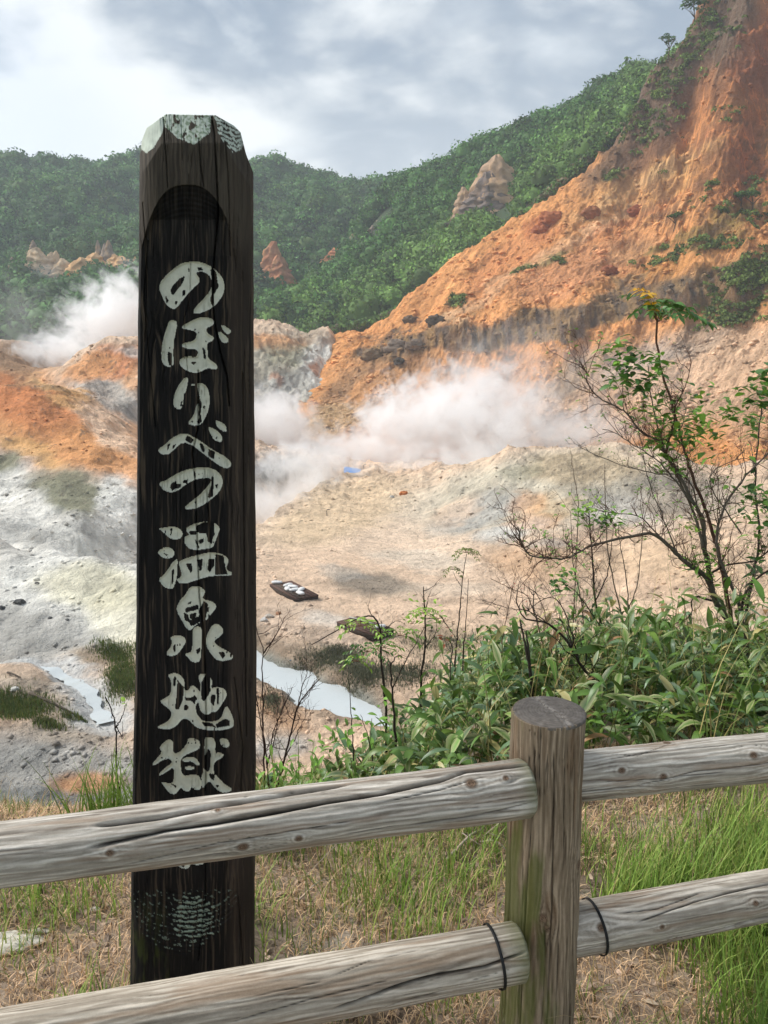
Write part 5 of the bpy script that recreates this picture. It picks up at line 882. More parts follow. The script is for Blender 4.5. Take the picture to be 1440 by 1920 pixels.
for pts, w_, dp in (([(396, 214), (402, 250), (410, 400), (402, 480), (399, 560), (402, 600), (413, 660), (426, 705), (430, 760)], 1.4, .016), ([(372, 695), (372, 800), (361, 850), (366, 900), (371, 1040), (374, 1120), (382, 1180), (385, 1260), (387, 1360), (386, 1480)], 1.2, .014), ([(306, 218), (312, 300), (315, 352)], .9, .009), ([(373, 260), (376, 310), (382, 350)], 1.0, .010), ([(384, 1500), (386, 1680), (372, 1800)], 1.0, .01),
                   ([(355, 420), (358, 490), (356, 560), (345, 600), (352, 700)], .7, .006), ([(278, 450), (270, 560), (282, 700), (292, 800)], .9, .007), ([(384, 880), (394, 1000), (395, 1070)], .8, .007), ([(340, 220), (342, 300)], .7, .005), ([(455, 700), (458, 1100), (462, 1380)], 1.0, .008), ([(440, 1270), (455, 1400), (446, 1600)], .9, .008), ([(446, 1680), (452, 1760), (458, 1850)], 1.1, .008), ([(268, 380), (276, 500), (272, 640)], .9, .006), ([(420, 240), (428, 330), (432, 480)], .9, .006)):
    sdg = segdist(pts, PX, PY); d = d - dp * np.exp(-(sdg / w_) ** 2)
mask = np.zeros(PX.shape, np.int16); chip = np.zeros(PX.shape, bool)
def chaikin(p, n=2):
    p = np.array(p)
    for _ in range(n): q = np.roll(p, -1, 0); p = np.stack([p * .75 + q * .25, p * .25 + q * .75], 1).reshape(-1, 2)
    return [tuple(v) for v in p]
for k, (lb, polys, holes) in enumerate(CH):
    for p in polys:
        p = chaikin(p)
        P_ = np.array(p); bb = (PX > P_[:, 0].min() - 5) & (PX < P_[:, 0].max() + 5) & (PY > P_[:, 1].min() - 5) & (PY < P_[:, 1].max() + 5)
        sdv = sdist(p, PX[bb], PY[bb]) + .5 * fbm(PX[bb] / 3, PY[bb] / 3, 0, 2, 5); d[bb] -= .0055 * sst(-.3, 4.5, -sdv); mk = mask[bb]; mk[sdv < 0] = k + 1; mask[bb] = mk
    for p in holes:
        P_ = np.array(p); bb = (PX > P_[:, 0].min() - 3) & (PX < P_[:, 0].max() + 3) & (PY > P_[:, 1].min() - 3) & (PY < P_[:, 1].max() + 3)
        sdv = sdist(p, PX[bb], PY[bb]) + .9 * fbm(PX[bb] / 2.5, PY[bb] / 2.5, 0, 2, 6); ch = chip[bb]; ch[sdv < 0] = True; chip[bb] = ch; d[bb] += .0012 * (sdv < 0)
speck = (fbm(PX / 4, PY / 14, 3, 4, 135, .6) > .80); mask[chip] = 0; mask[speck] = 0
def shift(px_, py_, d_):      # the plane point pushed back into the log
    b_ = onplane(px_, py_); r_ = b_ - EYE; return b_ - np.asarray(d_)[..., None] * r_ / np.linalg.norm(r_, axis=-1)[..., None]
V = shift(PX, PY, d)
c = np.array(lin(27, 25, 24)) * (1 + .5 * fbm(xm / 4, PY / 110, 0, 4, 140))[..., None]
w = sst(.1, .6, fbm(xm / 6, PY / 160, 4, 4, 141))[..., None] * .6; c = c * (1 - w) + np.array(lin(92, 80, 66)) * w
w = ((PY < 480) * sst(-.2, .5, fbm(xm / 5, PY / 140, 6, 3, 142)) * .5 * (1 - sst(420, 520, PY)))[..., None]; c = c * (1 - w) + np.array(lin(72, 66, 58)) * w
w = (sst(420, 440, PX) * sst(.0, .5, rib) * .4)[..., None]; c = c * (1 - w) + np.array(lin(88, 76, 66)) * w
w = (sst(1640, 1800, PY) * (1 - sst(300, 330, PX)) * sst(-.1, .5, fbm(PX / 12, PY / 60, 0, 3, 144)) * .7)[..., None]; c = c * (1 - w) + np.array(lin(58, 66, 30)) * w
w = ((1 - sst(390, 520, PY + 14 * fbm(xm / 5, PY / 60, 3, 3, 149))) * (~inpanel))[..., None] * (.45 + .5 * sst(-.3, .5, fbm(xm / 4, PY / 150, 8, 4, 147)))[..., None]; c = c * (1 - w) + np.array(lin(84, 76, 66)) * w
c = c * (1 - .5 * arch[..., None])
# old paint left on the head and at the lower scoop
pc = np.array(lin(198, 206, 192)) * (1 + .12 * fbm(PX / 14, PY / 14, 0, 4, 150))[..., None]
zt = lambda pts: [(220 + x / 4.8, 180 + y / 4.8) for x, y in pts]
t1_ = sdist(zt([(240,250),(410,170),(445,160),(405,330),(330,460),(265,515),(205,470),(225,340)]), PX, PY); t2_ = sdist(zt([(442,150),(490,130),(850,150),(830,330),(740,400),(690,440),(620,410),(540,380),(470,310),(430,280)]), PX, PY); t3_ = sdist(zt([(850,150),(1000,200),(1130,280),(1150,430),(1100,490),(1040,510),(960,420),(905,340),(895,240)]), PX, PY)
nzp = 1.6 * fbm(PX / 4, PY / 4, 0, 4, 151); arcs = np.sin((PY + .55 * np.abs(PX - 444) - .002 * (PX - 444) ** 2) / 8.5 * math.pi * 2 + 1.3 * nzp + 2.4 * fbm(PX / 12, PY / 12, 5, 3, 158)) > -.3
pm = ((t1_ + nzp * .5) < 0) | (((t2_ + nzp) < 0) & (fbm(PX / 16, PY / 26, 2, 5, 152, .55) > -.30)) | (((t3_ + nzp * .5) < 0) & arcs)
gp_ = (np.hypot((PX - 362) / 40, (PY - 1722) / 46) + .45 * fbm(PX / 9, PY / 9, 1, 3, 153) < .9) & (rg2 > -.1) & (fbm(PX / 12, PY / 3.0, 0, 5, 154, .65) > -.15)
gp2 = (np.abs(np.hypot(PX - 355, PY - 1600) - 125) < 60) & low & (fbm(PX / 9, PY / 9, 5, 4, 155, .65) > .40) & (rg2 > 0)
c = np.where(pm[..., None], pc, c); gr = np.array(lin(140, 156, 140)) * (1 + .3 * fbm(PX / 4, PY / 4, 2, 3, 156))[..., None]; c = np.where((gp_ | gp2)[..., None] & (~pm)[..., None], gr * (.55 + .45 * gp_[..., None]), c)
w = (((t2_ < 4) & pm) * sst(-.1, .4, fbm(PX / 6, PY / 6, 8, 4, 157)) * .7)[..., None]; c = c * (1 - w) + np.array(lin(92, 118, 78)) * w
kw = (np.exp(-knot ** 2 * 1.5) * .6)[..., None]; c = c * (1 - kw) + np.array(lin(26, 25, 24)) * kw
# closed ring: the sides and the back of the log
bk = [(.995, -.13), (.985, -.17), (.96, -.215), (.8, -.235), (.5, -.24), (.2, -.235), (.04, -.215), (.015, -.17), (.005, -.13)]
VB, CB = [], []
for (sb, db) in bk:
    yt_ = float(np.interp(sb, sg, ytop)) + 5; py_ = yt_ + (2060 - yt_) * tt[:, 0]; px_ = xl(py_) + (xr(py_) - xl(py_)) * sb
    VB.append(shift(px_, py_, db + .002 * fbm(py_ / 80, sb * 5, 0, 3, 3))); CB.append(np.tile(lin(60, 54, 46), (nr_, 1)))
VF = np.concatenate([V, np.stack(VB, 1)], 1); CF = np.concatenate([c, np.stack(CB, 1)], 1); nct = VF.shape[1]
base_p = onplane(np.array(360.), np.array(1860.)); base_p[2] = 0
sign = empty('sign_post', base_p, 'tall dark carved wooden sign post with pale painted Japanese characters, behind the log rails', 'sign')
gf = grid_faces(nr_, nct, True); mf = np.zeros((nr_, nct), np.int16); mf[:, :nc_] = mask; mm = mf.ravel()[gf]; ft = np.where((mm > 0).sum(1) >= 3, mm.max(1), 0)
allV = VF.reshape(-1, 3); allC = CF.reshape(-1, 3); ctr = VF[0].mean(0) + np.array([0, 0, .004]); allV = np.vstack([allV, ctr]); allC = np.vstack([allC, lin(150, 156, 146)])
j = np.arange(nct); cap = np.stack([(j + 1) % nct, j, np.full(nct, nr_ * nct)], -1)
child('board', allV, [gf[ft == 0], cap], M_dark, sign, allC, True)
for k, (lb, _, _) in enumerate(CH):
    f = gf[ft == k + 1]; ids, inv = np.unique(f, return_inverse=True); vv = allV[ids]; pxx, pyy = proj(vv[:, 0], vv[:, 1], vv[:, 2])
    cc = np.array(lin(208, 208, 190)) * (1 + .10 * fbm(pxx / 9, pyy / 9, 0, 4, 160) - .10 * sst(.3, .8, fbm(pxx / 3, pyy / 6, 0, 3, 161)))[:, None]
    o = child('carved_character', vv, inv.reshape(f.shape), M_paint, sign, cc, True); o['label'] = 'pale painted character ' + lb
# ------------------------------------------------------------------ plants of the near bank
rng = np.random.RandomState(5); np.random.seed(5); random.seed(5)
def leafset(acc, P, D, L, Wd, droop, colr, edge=None, peak=.38, fold=.25, seg=5, roll=None):
    """n pointed leaves: base points, directions, lengths, widths"""
    P = np.asarray(P, float); n = len(P); D = D / (np.linalg.norm(D, axis=1)[:, None] + 1e-9); L = np.broadcast_to(L, (n,)); Wd = np.broadcast_to(Wd, (n,)); droop = np.broadcast_to(droop, (n,))
    up = np.array([0, 0, 1.]); S = np.cross(D, up); S /= np.linalg.norm(S, axis=1)[:, None] + 1e-6; U = np.cross(S, D)
    if roll is None: roll = rng.normal(size=n) * .35
    S2 = S * np.cos(roll)[:, None] + U * np.sin(roll)[:, None]; U2 = -S * np.sin(roll)[:, None] + U * np.cos(roll)[:, None]; V = []; C = []
    colr = np.broadcast_to(colr, (n, 3)); edge = colr if edge is None else edge
    for j in range(seg + 1):
        t = j / seg; c_ = P + D * (L * t)[:, None] - up * (droop * L * t * t)[:, None] - D * (droop * L * .35 * t * t)[:, None]
        w = (t / peak) ** .6 if t < peak else np.maximum(0, 1 - ((t - peak) / (1 - peak)) ** 1.7); w = (w * Wd * .5 + Wd * .02)[:, None]
        V += [c_ - S2 * w + U2 * w * fold, c_, c_ + S2 * w + U2 * w * fold]; C += [edge, colr * 1.12, edge]
    V = np.stack(V, 1); C = np.stack(C, 1); m_ = V.shape[1]; k = np.arange(seg) * 3
    f = np.concatenate([np.stack([k, k + 1, k + 4, k + 3], -1), np.stack([k + 1, k + 2, k + 5, k + 4], -1)])
    acc.add(V.reshape(-1, 3), (f[None] + (np.arange(n) * m_)[:, None, None]).reshape(-1, 4), C.reshape(-1, 3))
def rdir(n, lo, hi):
    a = rng.rand(n) * 6.283; e = rng.uniform(lo, hi, n); return np.stack([np.cos(a) * np.cos(e), np.sin(a) * np.cos(e), np.sin(e)], 1)

# dwarf bamboo covering the bank
def sasa():
    a = Acc(); n = 5200; X = rng.uniform(-.75, 5.2, n); Y = rng.uniform(2.45, 8.2, n)
    px, py = proj(X, Y, gz(X, Y) + .3)
    edge = np.interp(X, [-.75, -.5, -.2, .2, .6, 1.2, 2.2, 4], [3.6, 3.1, 2.75, 2.7, 2.7, 2.85, 3.2, 3.8]) + .22 * fbm(X * 2, Y * 2, 0, 3, 201)
    far = np.interp(X, [-.75, -.4, 0, .5, 1.2, 2, 4], [3.9, 4.2, 4.7, 5.4, 6.6, 7.4, 8.2])
    k = (Y > edge) & (Y < far) & (px < 1700) & (fbm(X * 1.5, Y * 1.5, 3, 3, 203) > -.55); X, Y = X[k], Y[k]; n = len(X); Z = gz(X, Y)
    H = np.interp(X, [-.8, -.3, .2, .8, 1.6, 3], [.16, .26, .40, .52, .58, .66]) * (1 + .22 * rng.normal(size=n)).clip(.5, 1.5) * (.9 + .35 * fbm(X * 1.1, Y * 1.1, 0, 3, 205)) * np.where(Y - edge[k] < .4, .65, 1)
    H = np.maximum(H * .9, .1)
    lean = rng.normal(size=(n, 2)) * .16
    for i in range(0, n, 2):
        p = np.array([X[i], Y[i], Z[i]]); tube(a, [p, p + [lean[i, 0] * .4 * H[i], lean[i, 1] * .4 * H[i], H[i] * .5], p + [lean[i, 0] * H[i], lean[i, 1] * H[i], H[i]]], .0022, 3, lin(120, 118, 66), cap=False)
    P, D, L, Cc, Ec = [], [], [], [], []
    for i in range(n):
        m = rng.randint(5, 9); az = rng.rand() * 6.28
        for q in range(m):
            f = rng.uniform(.55, 1.05) if q else 1.0; p = [X[i] + lean[i, 0] * H[i] * f, Y[i] + lean[i, 1] * H[i] * f, Z[i] + H[i] * f]
            az += 2.3 + rng.normal() * .5; el = rng.uniform(.0, .9) if q else 1.1; P.append(p); D.append([math.cos(az) * math.cos(el), math.sin(az) * math.cos(el), math.sin(el)]); L.append(rng.uniform(.10, .21))
    P, D, L = np.array(P), np.array(D), np.array(L); N = len(P)
    g = np.array(lin(88, 124, 52)) * (1 + .28 * rng.normal(size=(N, 1))).clip(.45, 1.8); g[:, 0] *= 1 + .3 * rng.rand(N); bl = rng.rand(N) < .18; g[bl] = np.array(lin(104, 132, 92)) * rng.uniform(.8, 1.2, (bl.sum(), 1)); yl = rng.rand(N) < .07; g[yl] = np.array(lin(196, 184, 120)) * rng.uniform(.7, 1.15, (yl.sum(), 1)); br = rng.rand(N) < .012; g[br] = lin(160, 124, 84)
    e = g.copy(); pe = rng.rand(N) < .28; e[pe] = e[pe] * .4 + np.array(lin(206, 200, 150)) * .6
    leafset(a, P, D, L, L * rng.uniform(.15, .22, N), rng.uniform(.15, .8, N), g, e)
    # dead stalks and pale stems low in the thicket
    for _ in range(420):
        i = rng.randint(n); p = np.array([X[i], Y[i], Z[i]]) + rng.normal(size=3) * [.06, .06, 0]; d_ = rdir(1, .3, 1.4)[0]; tube(a, [p, p + d_ * .2, p + d_ * .36 - [0, 0, .05]], .0016, 3, np.array(lin(176, 160, 128)) * rng.uniform(.6, 1.1), cap=False)
    tag(a.build('dwarf_bamboo', M_leaf), 'thicket of green dwarf bamboo with some pale edged leaves filling the bank beyond the rails', 'dwarf bamboo', kind='stuff')
sasa()
X, Y = rng.uniform(-.6, 4.5, 5000), rng.uniform(2.75, 6.5, 5000); k = (fbm(X * 1.6, Y * 1.6, 4, 3, 207) > .0) & (Y < np.interp(X, [-.6, 0, .5, 1.2, 2, 4], [3.2, 3.8, 4.4, 5.4, 6.2, 6.5])); X, Y = X[k], Y[k]
blades('tall_grass', np.column_stack([X, Y, gz(X, Y)]), np.interp(X, [-.6, .3, 1.5], [.28, .5, .72]), .006, lambda n: np.where(rng.rand(n, 1) < .4, np.array([lin(190, 176, 116)]), np.array([lin(124, 150, 70)])) * rng.uniform(.6, 1.25, (n, 1)), 'thin pale and green grass blades growing through the dwarf bamboo', seg=5, bend=1.0)

# grass and straw between the rails and the thicket
def ground_pts(n, x0, x1, y0, y1): X = rng.uniform(x0, x1, n); Y = y0 + (y1 - y0) * rng.rand(n); return X, Y
def near_grass():
    X, Y = ground_pts(95000, -1.9, 2.6, .95, 3.5); k = fbm(X * 2.0, Y * 2.0, 0, 4, 211) + .25 * fbm(X * 8, Y * 8, 0, 2, 212) > -.32; k &= Y < 3.4 - .25 * (X < -.3); X, Y = X[k], Y[k]
    straw = lambda n: np.array([lin(222, 190, 152)] * n) * (1 + .42 * rng.normal(size=(n, 1))).clip(.2, 1.6) + (rng.rand(n, 1) < .3) * np.array([-.12, -.12, -.1])
    blades('dry_grass', np.column_stack([X, Y, gz(X, Y)]), .075, .0024, lambda n: straw(n).clip(.03, 1), 'matted dry straw coloured grass on the near ground', bend=1.7, lay=1.6)
    # green grass grows in tufts
    T_ = []
    for (cx, cy, r, m, h) in [(-1.12, 2.15, .22, 900, .12), (-.95, 2.0, .16, 500, .11), (-1.25, 1.95, .2, 500, .1), (-.72, 1.62, .07, 420, .12), (-.44, 1.95, .09, 380, .13), (-.40, 1.66, .09, 420, .12), (-.50, 1.36, .05, 160, .09), (-.35, 1.31, .03, 120, .11), (-.42, 2.5, .12, 500, .16), (-.58, 2.62, .10, 300, .16)] + \
        [(.0 + .1, 1.95, .10, 420, .12), (.02, 2.12, .12, 600, .14), (.25, 2.15, .10, 380, .12), (.33, 2.35, .16, 600, .12), (-.05, 2.45, .18, 800, .12), (.15, 2.6, .2, 800, .13), (.45, 2.55, .15, 500, .12), (.2, 1.75, .05, 120, .09), (-.12, 1.72, .06, 120, .1)] + \
        [(.72, 2.0, .06, 420, .20), (.86, 2.1, .12, 700, .18), (1.0, 1.95, .14, 900, .20), (1.1, 2.15, .16, 900, .18), (.95, 1.72, .12, 500, .16), (1.25, 2.0, .15, 900, .2), (1.3, 2.35, .2, 900, .16), (.92, 1.42, .12, 1000, .17), (1.02, 1.5, .12, 900, .17), (.78, 1.33, .10, 500, .14), (.62, 1.45, .08, 350, .14), (.70, 1.22, .12, 800, .13), (.55, 1.25, .08, 350, .12), (.9, 1.22, .12, 700, .14), (1.1, 1.3, .14, 900, .16), (1.3, 1.6, .2, 1200, .17), (.6, 2.35, .1, 250, .14), (1.6, 2.2, .3, 1500, .17), (1.7, 1.7, .3, 1500, .17)]:
        for _ in range(int(m * (.9 if cx > .5 else .5))): T_.append([cx + rng.normal() * r * .75, cy + rng.normal() * r * .75, h * rng.uniform(.5, 1.25)])
    T_ = np.array(T_); grn = lambda n: np.array([lin(136, 166, 76)] * n) * (1 + .28 * rng.normal(size=(n, 1))).clip(.4, 1.7) + (rng.rand(n, 1) < .3) * np.array([.16, .11, .05])
    B_ = np.column_stack([T_[:, 0], T_[:, 1], gz(T_[:, 0], T_[:, 1])]); blades('green_grass', B_, T_[:, 2], .0042, grn, 'fresh green grass tufts in the straw on the near ground', seg=4, bend=.9)
    X, Y = ground_pts(19000, -1.9, 2.8, 1.0, 3.6); k = fbm(X * 1.4, Y * 1.4, 9, 4, 215) + .3 * sst(.5, 1.2, X) > .05; X, Y = X[k], Y[k]; blades('sparse_grass', np.column_stack([X, Y, gz(X, Y)]), .085, .0034, lambda n: np.array([lin(128, 148, 72)] * n) * (1 + .3 * rng.normal(size=(n, 1))).clip(.4, 1.7), 'thin scattered olive green grass among the straw', seg=4, bend=.9)
    # long leaning straws
    X, Y = ground_pts(700, -1.8, 2.4, 1.1, 3.2); blades('long_straw', np.column_stack([X, Y, gz(X, Y)]), .26, .0026, lambda n: np.array([lin(206, 180, 132)] * n) * rng.uniform(.6, 1.1, (n, 1)), 'long pale straws leaning over the near ground', seg=5, bend=1.3)
    # litter: dead leaves and twigs lying about
    a = Acc(); m = 6500; X, Y = ground_pts(m, -1.9, 2.8, 1.0, 3.6); P = np.column_stack([X, Y, gz(X, Y) + .006]); cc = np.array([lin(214, 188, 164)] * m) * rng.uniform(.35, 1.25, (m, 1)); pk = rng.rand(m) < .08; cc[pk] = lin(214, 196, 170)
    leafset(a, P, rdir(m, -.1, .25), rng.uniform(.012, .045, m), rng.uniform(.006, .018, m), .2, cc, seg=3, fold=.3, roll=rng.normal(size=m) * .6)
    for _ in range(420):
        x, y = rng.uniform(-1.8, 2.4), rng.uniform(1.1, 3.3); p = np.array([x, y, float(gz(x, y)) + .008]); d_ = rdir(1, -.05, .2)[0] * rng.uniform(.03, .14); tube(a, [p, p + d_ * .5 + [0, 0, .004], p + d_], .0013, 3, np.array(lin(150, 132, 112)) * rng.uniform(.5, 1.2), cap=False)
    tag(a.build('leaf_litter', M_grass), 'dead leaves and small twigs scattered over the near ground', 'leaf litter', kind='stuff')
near_grass()

# stones and dead branches on the near ground
for k, (x, y, r, sq, colr, lb) in enumerate([(12, 1775, .07, (1.3, .6, .22), lin(206, 200, 186), 'flat pale stone slab at the left edge between the rails'), (156, 1646, .017, (1.2, .9, .8), lin(120, 122, 122), 'small grey pebble just under the upper rail'), (178, 1712, .012, (1.2, .8, .7), lin(214, 204, 190), 'tiny pale pebble left of the sign post'), (75, 1752, .02, (1.6, .6, .3), lin(210, 200, 184), 'pale stone chip beside the flat slab')]):
    p = ongz(x, y); rockmesh(p + [0, 0, r * .12], r, 60 + k, colr, 'stone', lb, 'stone', 'stones on the near ground', sq, M_stone)
for pts, r, lb in (([(838, 1622), (880, 1590), (905, 1560), (942, 1541)], .006, 'pale dead branch lying left of the fence post'), ([(900, 1585), (930, 1600), (960, 1612)], .004, 'short dead twig beside the pale branch'), ([(560, 1700), (600, 1680), (640, 1660)], .003, 'thin pale stick in the straw'), ([(1180, 1470), (1260, 1480), (1340, 1476)], .005, 'dead stick under the right upper rail')):
    a = Acc(); Q = [ongz(x, y) + [0, 0, .012 + .03 * (i % 2)] for i, (x, y) in enumerate(pts)]; tube(a, smoothline(Q, 12), np.linspace(r, r * .4, 12), 6, lin(178, 164, 146), .12)
    for q in (4, 7): tube(a, [smoothline(Q, 12)[q], smoothline(Q, 12)[q] + rng.normal(size=3) * .03 + [0, 0, .03], smoothline(Q, 12)[q] + rng.normal(size=3) * .05 + [.02, 0, .06]], r * .35, 4, lin(170, 156, 140))
    tag(a.build('dead_branch', M_bark), lb, 'branch')

# ---- woody plants traced along the stems the photo shows
def stemline(pts, Y, n=None, dY=0.0):
    Q = []
    for i, p in enumerate(pts):
        yy = Y + dY * i / max(1, len(pts) - 1) if len(p) == 2 else p[2]; Q.append(W(p[0], p[1], yy))
    return smoothline(Q, n or max(6, len(pts) * 5))
def twigs(a, L_, r0, lev, rate, len0, colr, up=.35, leafp=None, spread=.9):
    """side twigs along a limb"""
    m = max(1, int(rate * len(L_)))
    for _ in range(m):
        i = rng.randint(int(len(L_) * .2), len(L_)); p = L_[i]; t = L_[min(i + 1, len(L_) - 1)] - L_[max(i - 1, 0)]; t = t / (np.linalg.norm(t) + 1e-9)
        d = t * .55 + rng.normal(size=3) * spread * np.array([.6, .45, .5]) + [0, 0, up]; d /= np.linalg.norm(d); ln = len0 * rng.uniform(.4, 1.3); k = 6
        Q = [p]; dd = d.copy()
        for q in range(k): dd = dd + rng.normal(size=3) * .22 + [0, 0, .07]; dd /= np.linalg.norm(dd); Q.append(Q[-1] + dd * ln / k)
        Q = np.array(Q); rr = np.linspace(r0, r0 * .35, k + 1); tube(a, Q, rr, 4, colr, .1, cap=False)
        if lev > 1: twigs(a, Q, r0 * .6, lev - 1, .45, len0 * .5, colr, up, leafp, spread)
        if leafp is not None and rng.rand() < .12: leafp.append(Q[-1])
def ground_down(L_):
    p = L_[0]; g = float(gz(p[0], p[1])) - .03
    return np.vstack([[p[0], p[1], g], L_]) if p[2] > g + .02 else L_
def leaf_clump(a, p, n, L, wr, colr, el=(-.3, .9), droop=.25, spread=.03, **kw):
    P = np.asarray(p) + rng.normal(size=(n, 3)) * spread; leafset(a, P, rdir(n, *el), rng.uniform(.65, 1.2, n) * L, rng.uniform(.65, 1.1, n) * L * wr, droop, np.array(colr) * (1 + .25 * rng.normal(size=(n, 1))).clip(.5, 1.6), **kw)
def frond(st, lf, p0, p1, n, L, colr, r=.0018, arch=.06):
    """a pinnate leaf: midrib with paired leaflets"""
    Q = smoothline([p0, (p0 + p1) / 2 + [0, 0, arch], p1], n * 2 + 2); tube(st, Q, np.linspace(r, r * .4, len(Q)), 4, lin(120, 84, 60), cap=False)
    t = np.gradient(Q, axis=0); t /= np.linalg.norm(t, axis=1)[:, None]; sd_ = np.cross(t, [0, 0, 1.]); sd_ /= np.linalg.norm(sd_, axis=1)[:, None]; idx = np.arange(3, len(Q), 2)
    for s_ in (-1, 1):
        D = t[idx] * .55 + sd_[idx] * s_ * .8 + rng.normal(size=(len(idx), 3)) * .12; leafset(lf, Q[idx], D, L * rng.uniform(.8, 1.15, len(idx)), L * .42, .35, np.array(colr) * (1 + .18 * rng.normal(size=(len(idx), 1))).clip(.6, 1.5))
    leafset(lf, Q[-1:], t[-1:], L, L * .42, .3, np.array([colr]))
barkc, barkd, barkr = lin(104, 96, 86), lin(58, 50, 44), lin(96, 70, 58)
gl, gd, gy = lin(122, 164, 66), lin(84, 124, 58), lin(150, 184, 72)

e = empty('shrub', [W(1390, 1260, 4.3)[0], 4.3, float(gz(W(1390, 1260, 4.3)[0], 4.3))], 'large half bare shrub at the right with a leafy crown and one yellow leaf cluster', 'shrub', 'shrubs on the near bank')
st, br_, lf = Acc(), Acc(), Acc(); tips = []
LIMBS = [([(1396, 1262), (1384, 1214), (1369, 1169), (1342, 1127), (1324, 1082), (1294, 1060), (1271, 1041), (1245, 1015), (1219, 1000), (1192, 1004), (1140, 1015), (1102, 1026), (1065, 1045), (1027, 1047), (994, 1041), (979, 1019), (971, 989)], 4.3, -.3, .030, .004, barkc, 2.2, .20),
  ([(1335, 1110), (1327, 1060), (1320, 1019), (1318, 977), (1294, 932), (1271, 887), (1249, 852), (1230, 826), (1200, 807), (1177, 777), (1155, 762), (1125, 747), (1102, 721), (1099, 699), (1084, 684)], 4.3, -.2, .020, .003, barkc, 2.0, .20),
  ([(1372, 1170), (1352, 1060), (1325, 960), (1297, 894), (1282, 837), (1267, 785), (1256, 744), (1241, 699), (1234, 657), (1230, 631), (1232, 601)], 4.35, .1, .016, .006, barkr, .5, .16),
  ([(1322, 1040), (1300, 960), (1250, 852), (1228, 780), (1219, 725), (1215, 685)], 4.25, .1, .012, .003, barkc, 1.2, .2),
  ([(1249, 852), (1262, 800), (1268, 760), (1290, 710), (1296, 680)], 4.2, -.1, .007, .002, barkr, 1.5, .14),
  ([(1300, 945), (1240, 870), (1190, 835), (1160, 815), (1130, 805)], 4.2, -.2, .007, .002, barkc, 1.6, .14),
  ([(1320, 1000), (1290, 900), (1230, 888), (1160, 870), (1110, 850), (1095, 842)], 4.35, .2, .007, .002, barkc, 1.4, .14),
  ([(1400, 1255), (1395, 1180), (1378, 1110), (1350, 1050), (1345, 990), (1370, 930), (1410, 880), (1440, 850), (1480, 810)], 4.2, -.2, .018, .004, barkc, 1.8, .22),
  ([(1405, 1262), (1400, 1150), (1412, 1080), (1425, 1000), (1416, 930), (1420, 830), (1428, 760)], 4.5, .1, .016, .004, barkd, 1.4, .2),
  ([(1380, 1190), (1400, 1110), (1440, 1070), (1500, 1050)], 4.0, -.2, .012, .004, barkd, 1.2, .2), ([(1342, 1127), (1300, 1120), (1296, 1150), (1275, 1168), (1232, 1170)], 4.3, 0, .008, .002, barkd, .8, .1),
  ([(1324, 1082), (1360, 1060), (1420, 1050), (1450, 1020)], 4.3, -.2, .009, .003, barkd, 1.4, .2), ([(1271, 1041), (1240, 960), (1215, 900), (1205, 840)], 4.4, .1, .006, .002, barkc, 1.4, .18), ([(1245, 1015), (1200, 970), (1140, 960), (1095, 950)], 4.3, .2, .005, .002, barkd, 1.5, .14), ([(1390, 1000), (1330, 900), (1390, 860), (1440, 880)], 4.4, 0, .005, .002, barkc, 1.5, .16)]
for pts, Y, dY, ra, rb, cc, rate, ln in LIMBS:
    Q = stemline(pts, Y, len(pts) * 4, dY)
    if pts[0][1] > 1240: Q = ground_down(Q)
    Q[1:-1] += rng.normal(size=(len(Q) - 2, 3)) * .0022; tgt = st if ra > .015 else br_; tube(tgt, Q, rb + (ra * .85 - rb) * (1 - np.linspace(0, 1, len(Q))) ** 1.7, 8, cc, .10); twigs(br_, Q, max(.0022, rb * .65), 3, rate * .5, ln, barkc if rng.rand() < .5 else barkr, leafp=tips)
top = W(1232, 604, 4.45)
for (x, y, dy, colr, nn, L) in ((1165, 560, .05, gd, 6, .062), (1222, 588, -.1, gd, 4, .06), (1190, 548, -.22, lin(232, 172, 34), 6, .062), (1206, 556, -.25, lin(226, 176, 50), 5, .055), (1185, 592, -.05, gd, 5, .06), (1262, 575, .1, gd, 6, .065), (1300, 582, 0, gd, 7, .065), (1348, 612, -.05, gd, 10, .055), (1280, 598, -.15, gd, 6, .06), (1240, 590, .1, gl, 5, .06), (1320, 600, .1, gd, 7, .055), (1250, 570, .15, gd, 6, .06)):
    frond(br_, lf, top, W(1232 + (x - 1232) * .85, y - 6, 4.45 + dy), nn + 1, L * 1.05, colr)
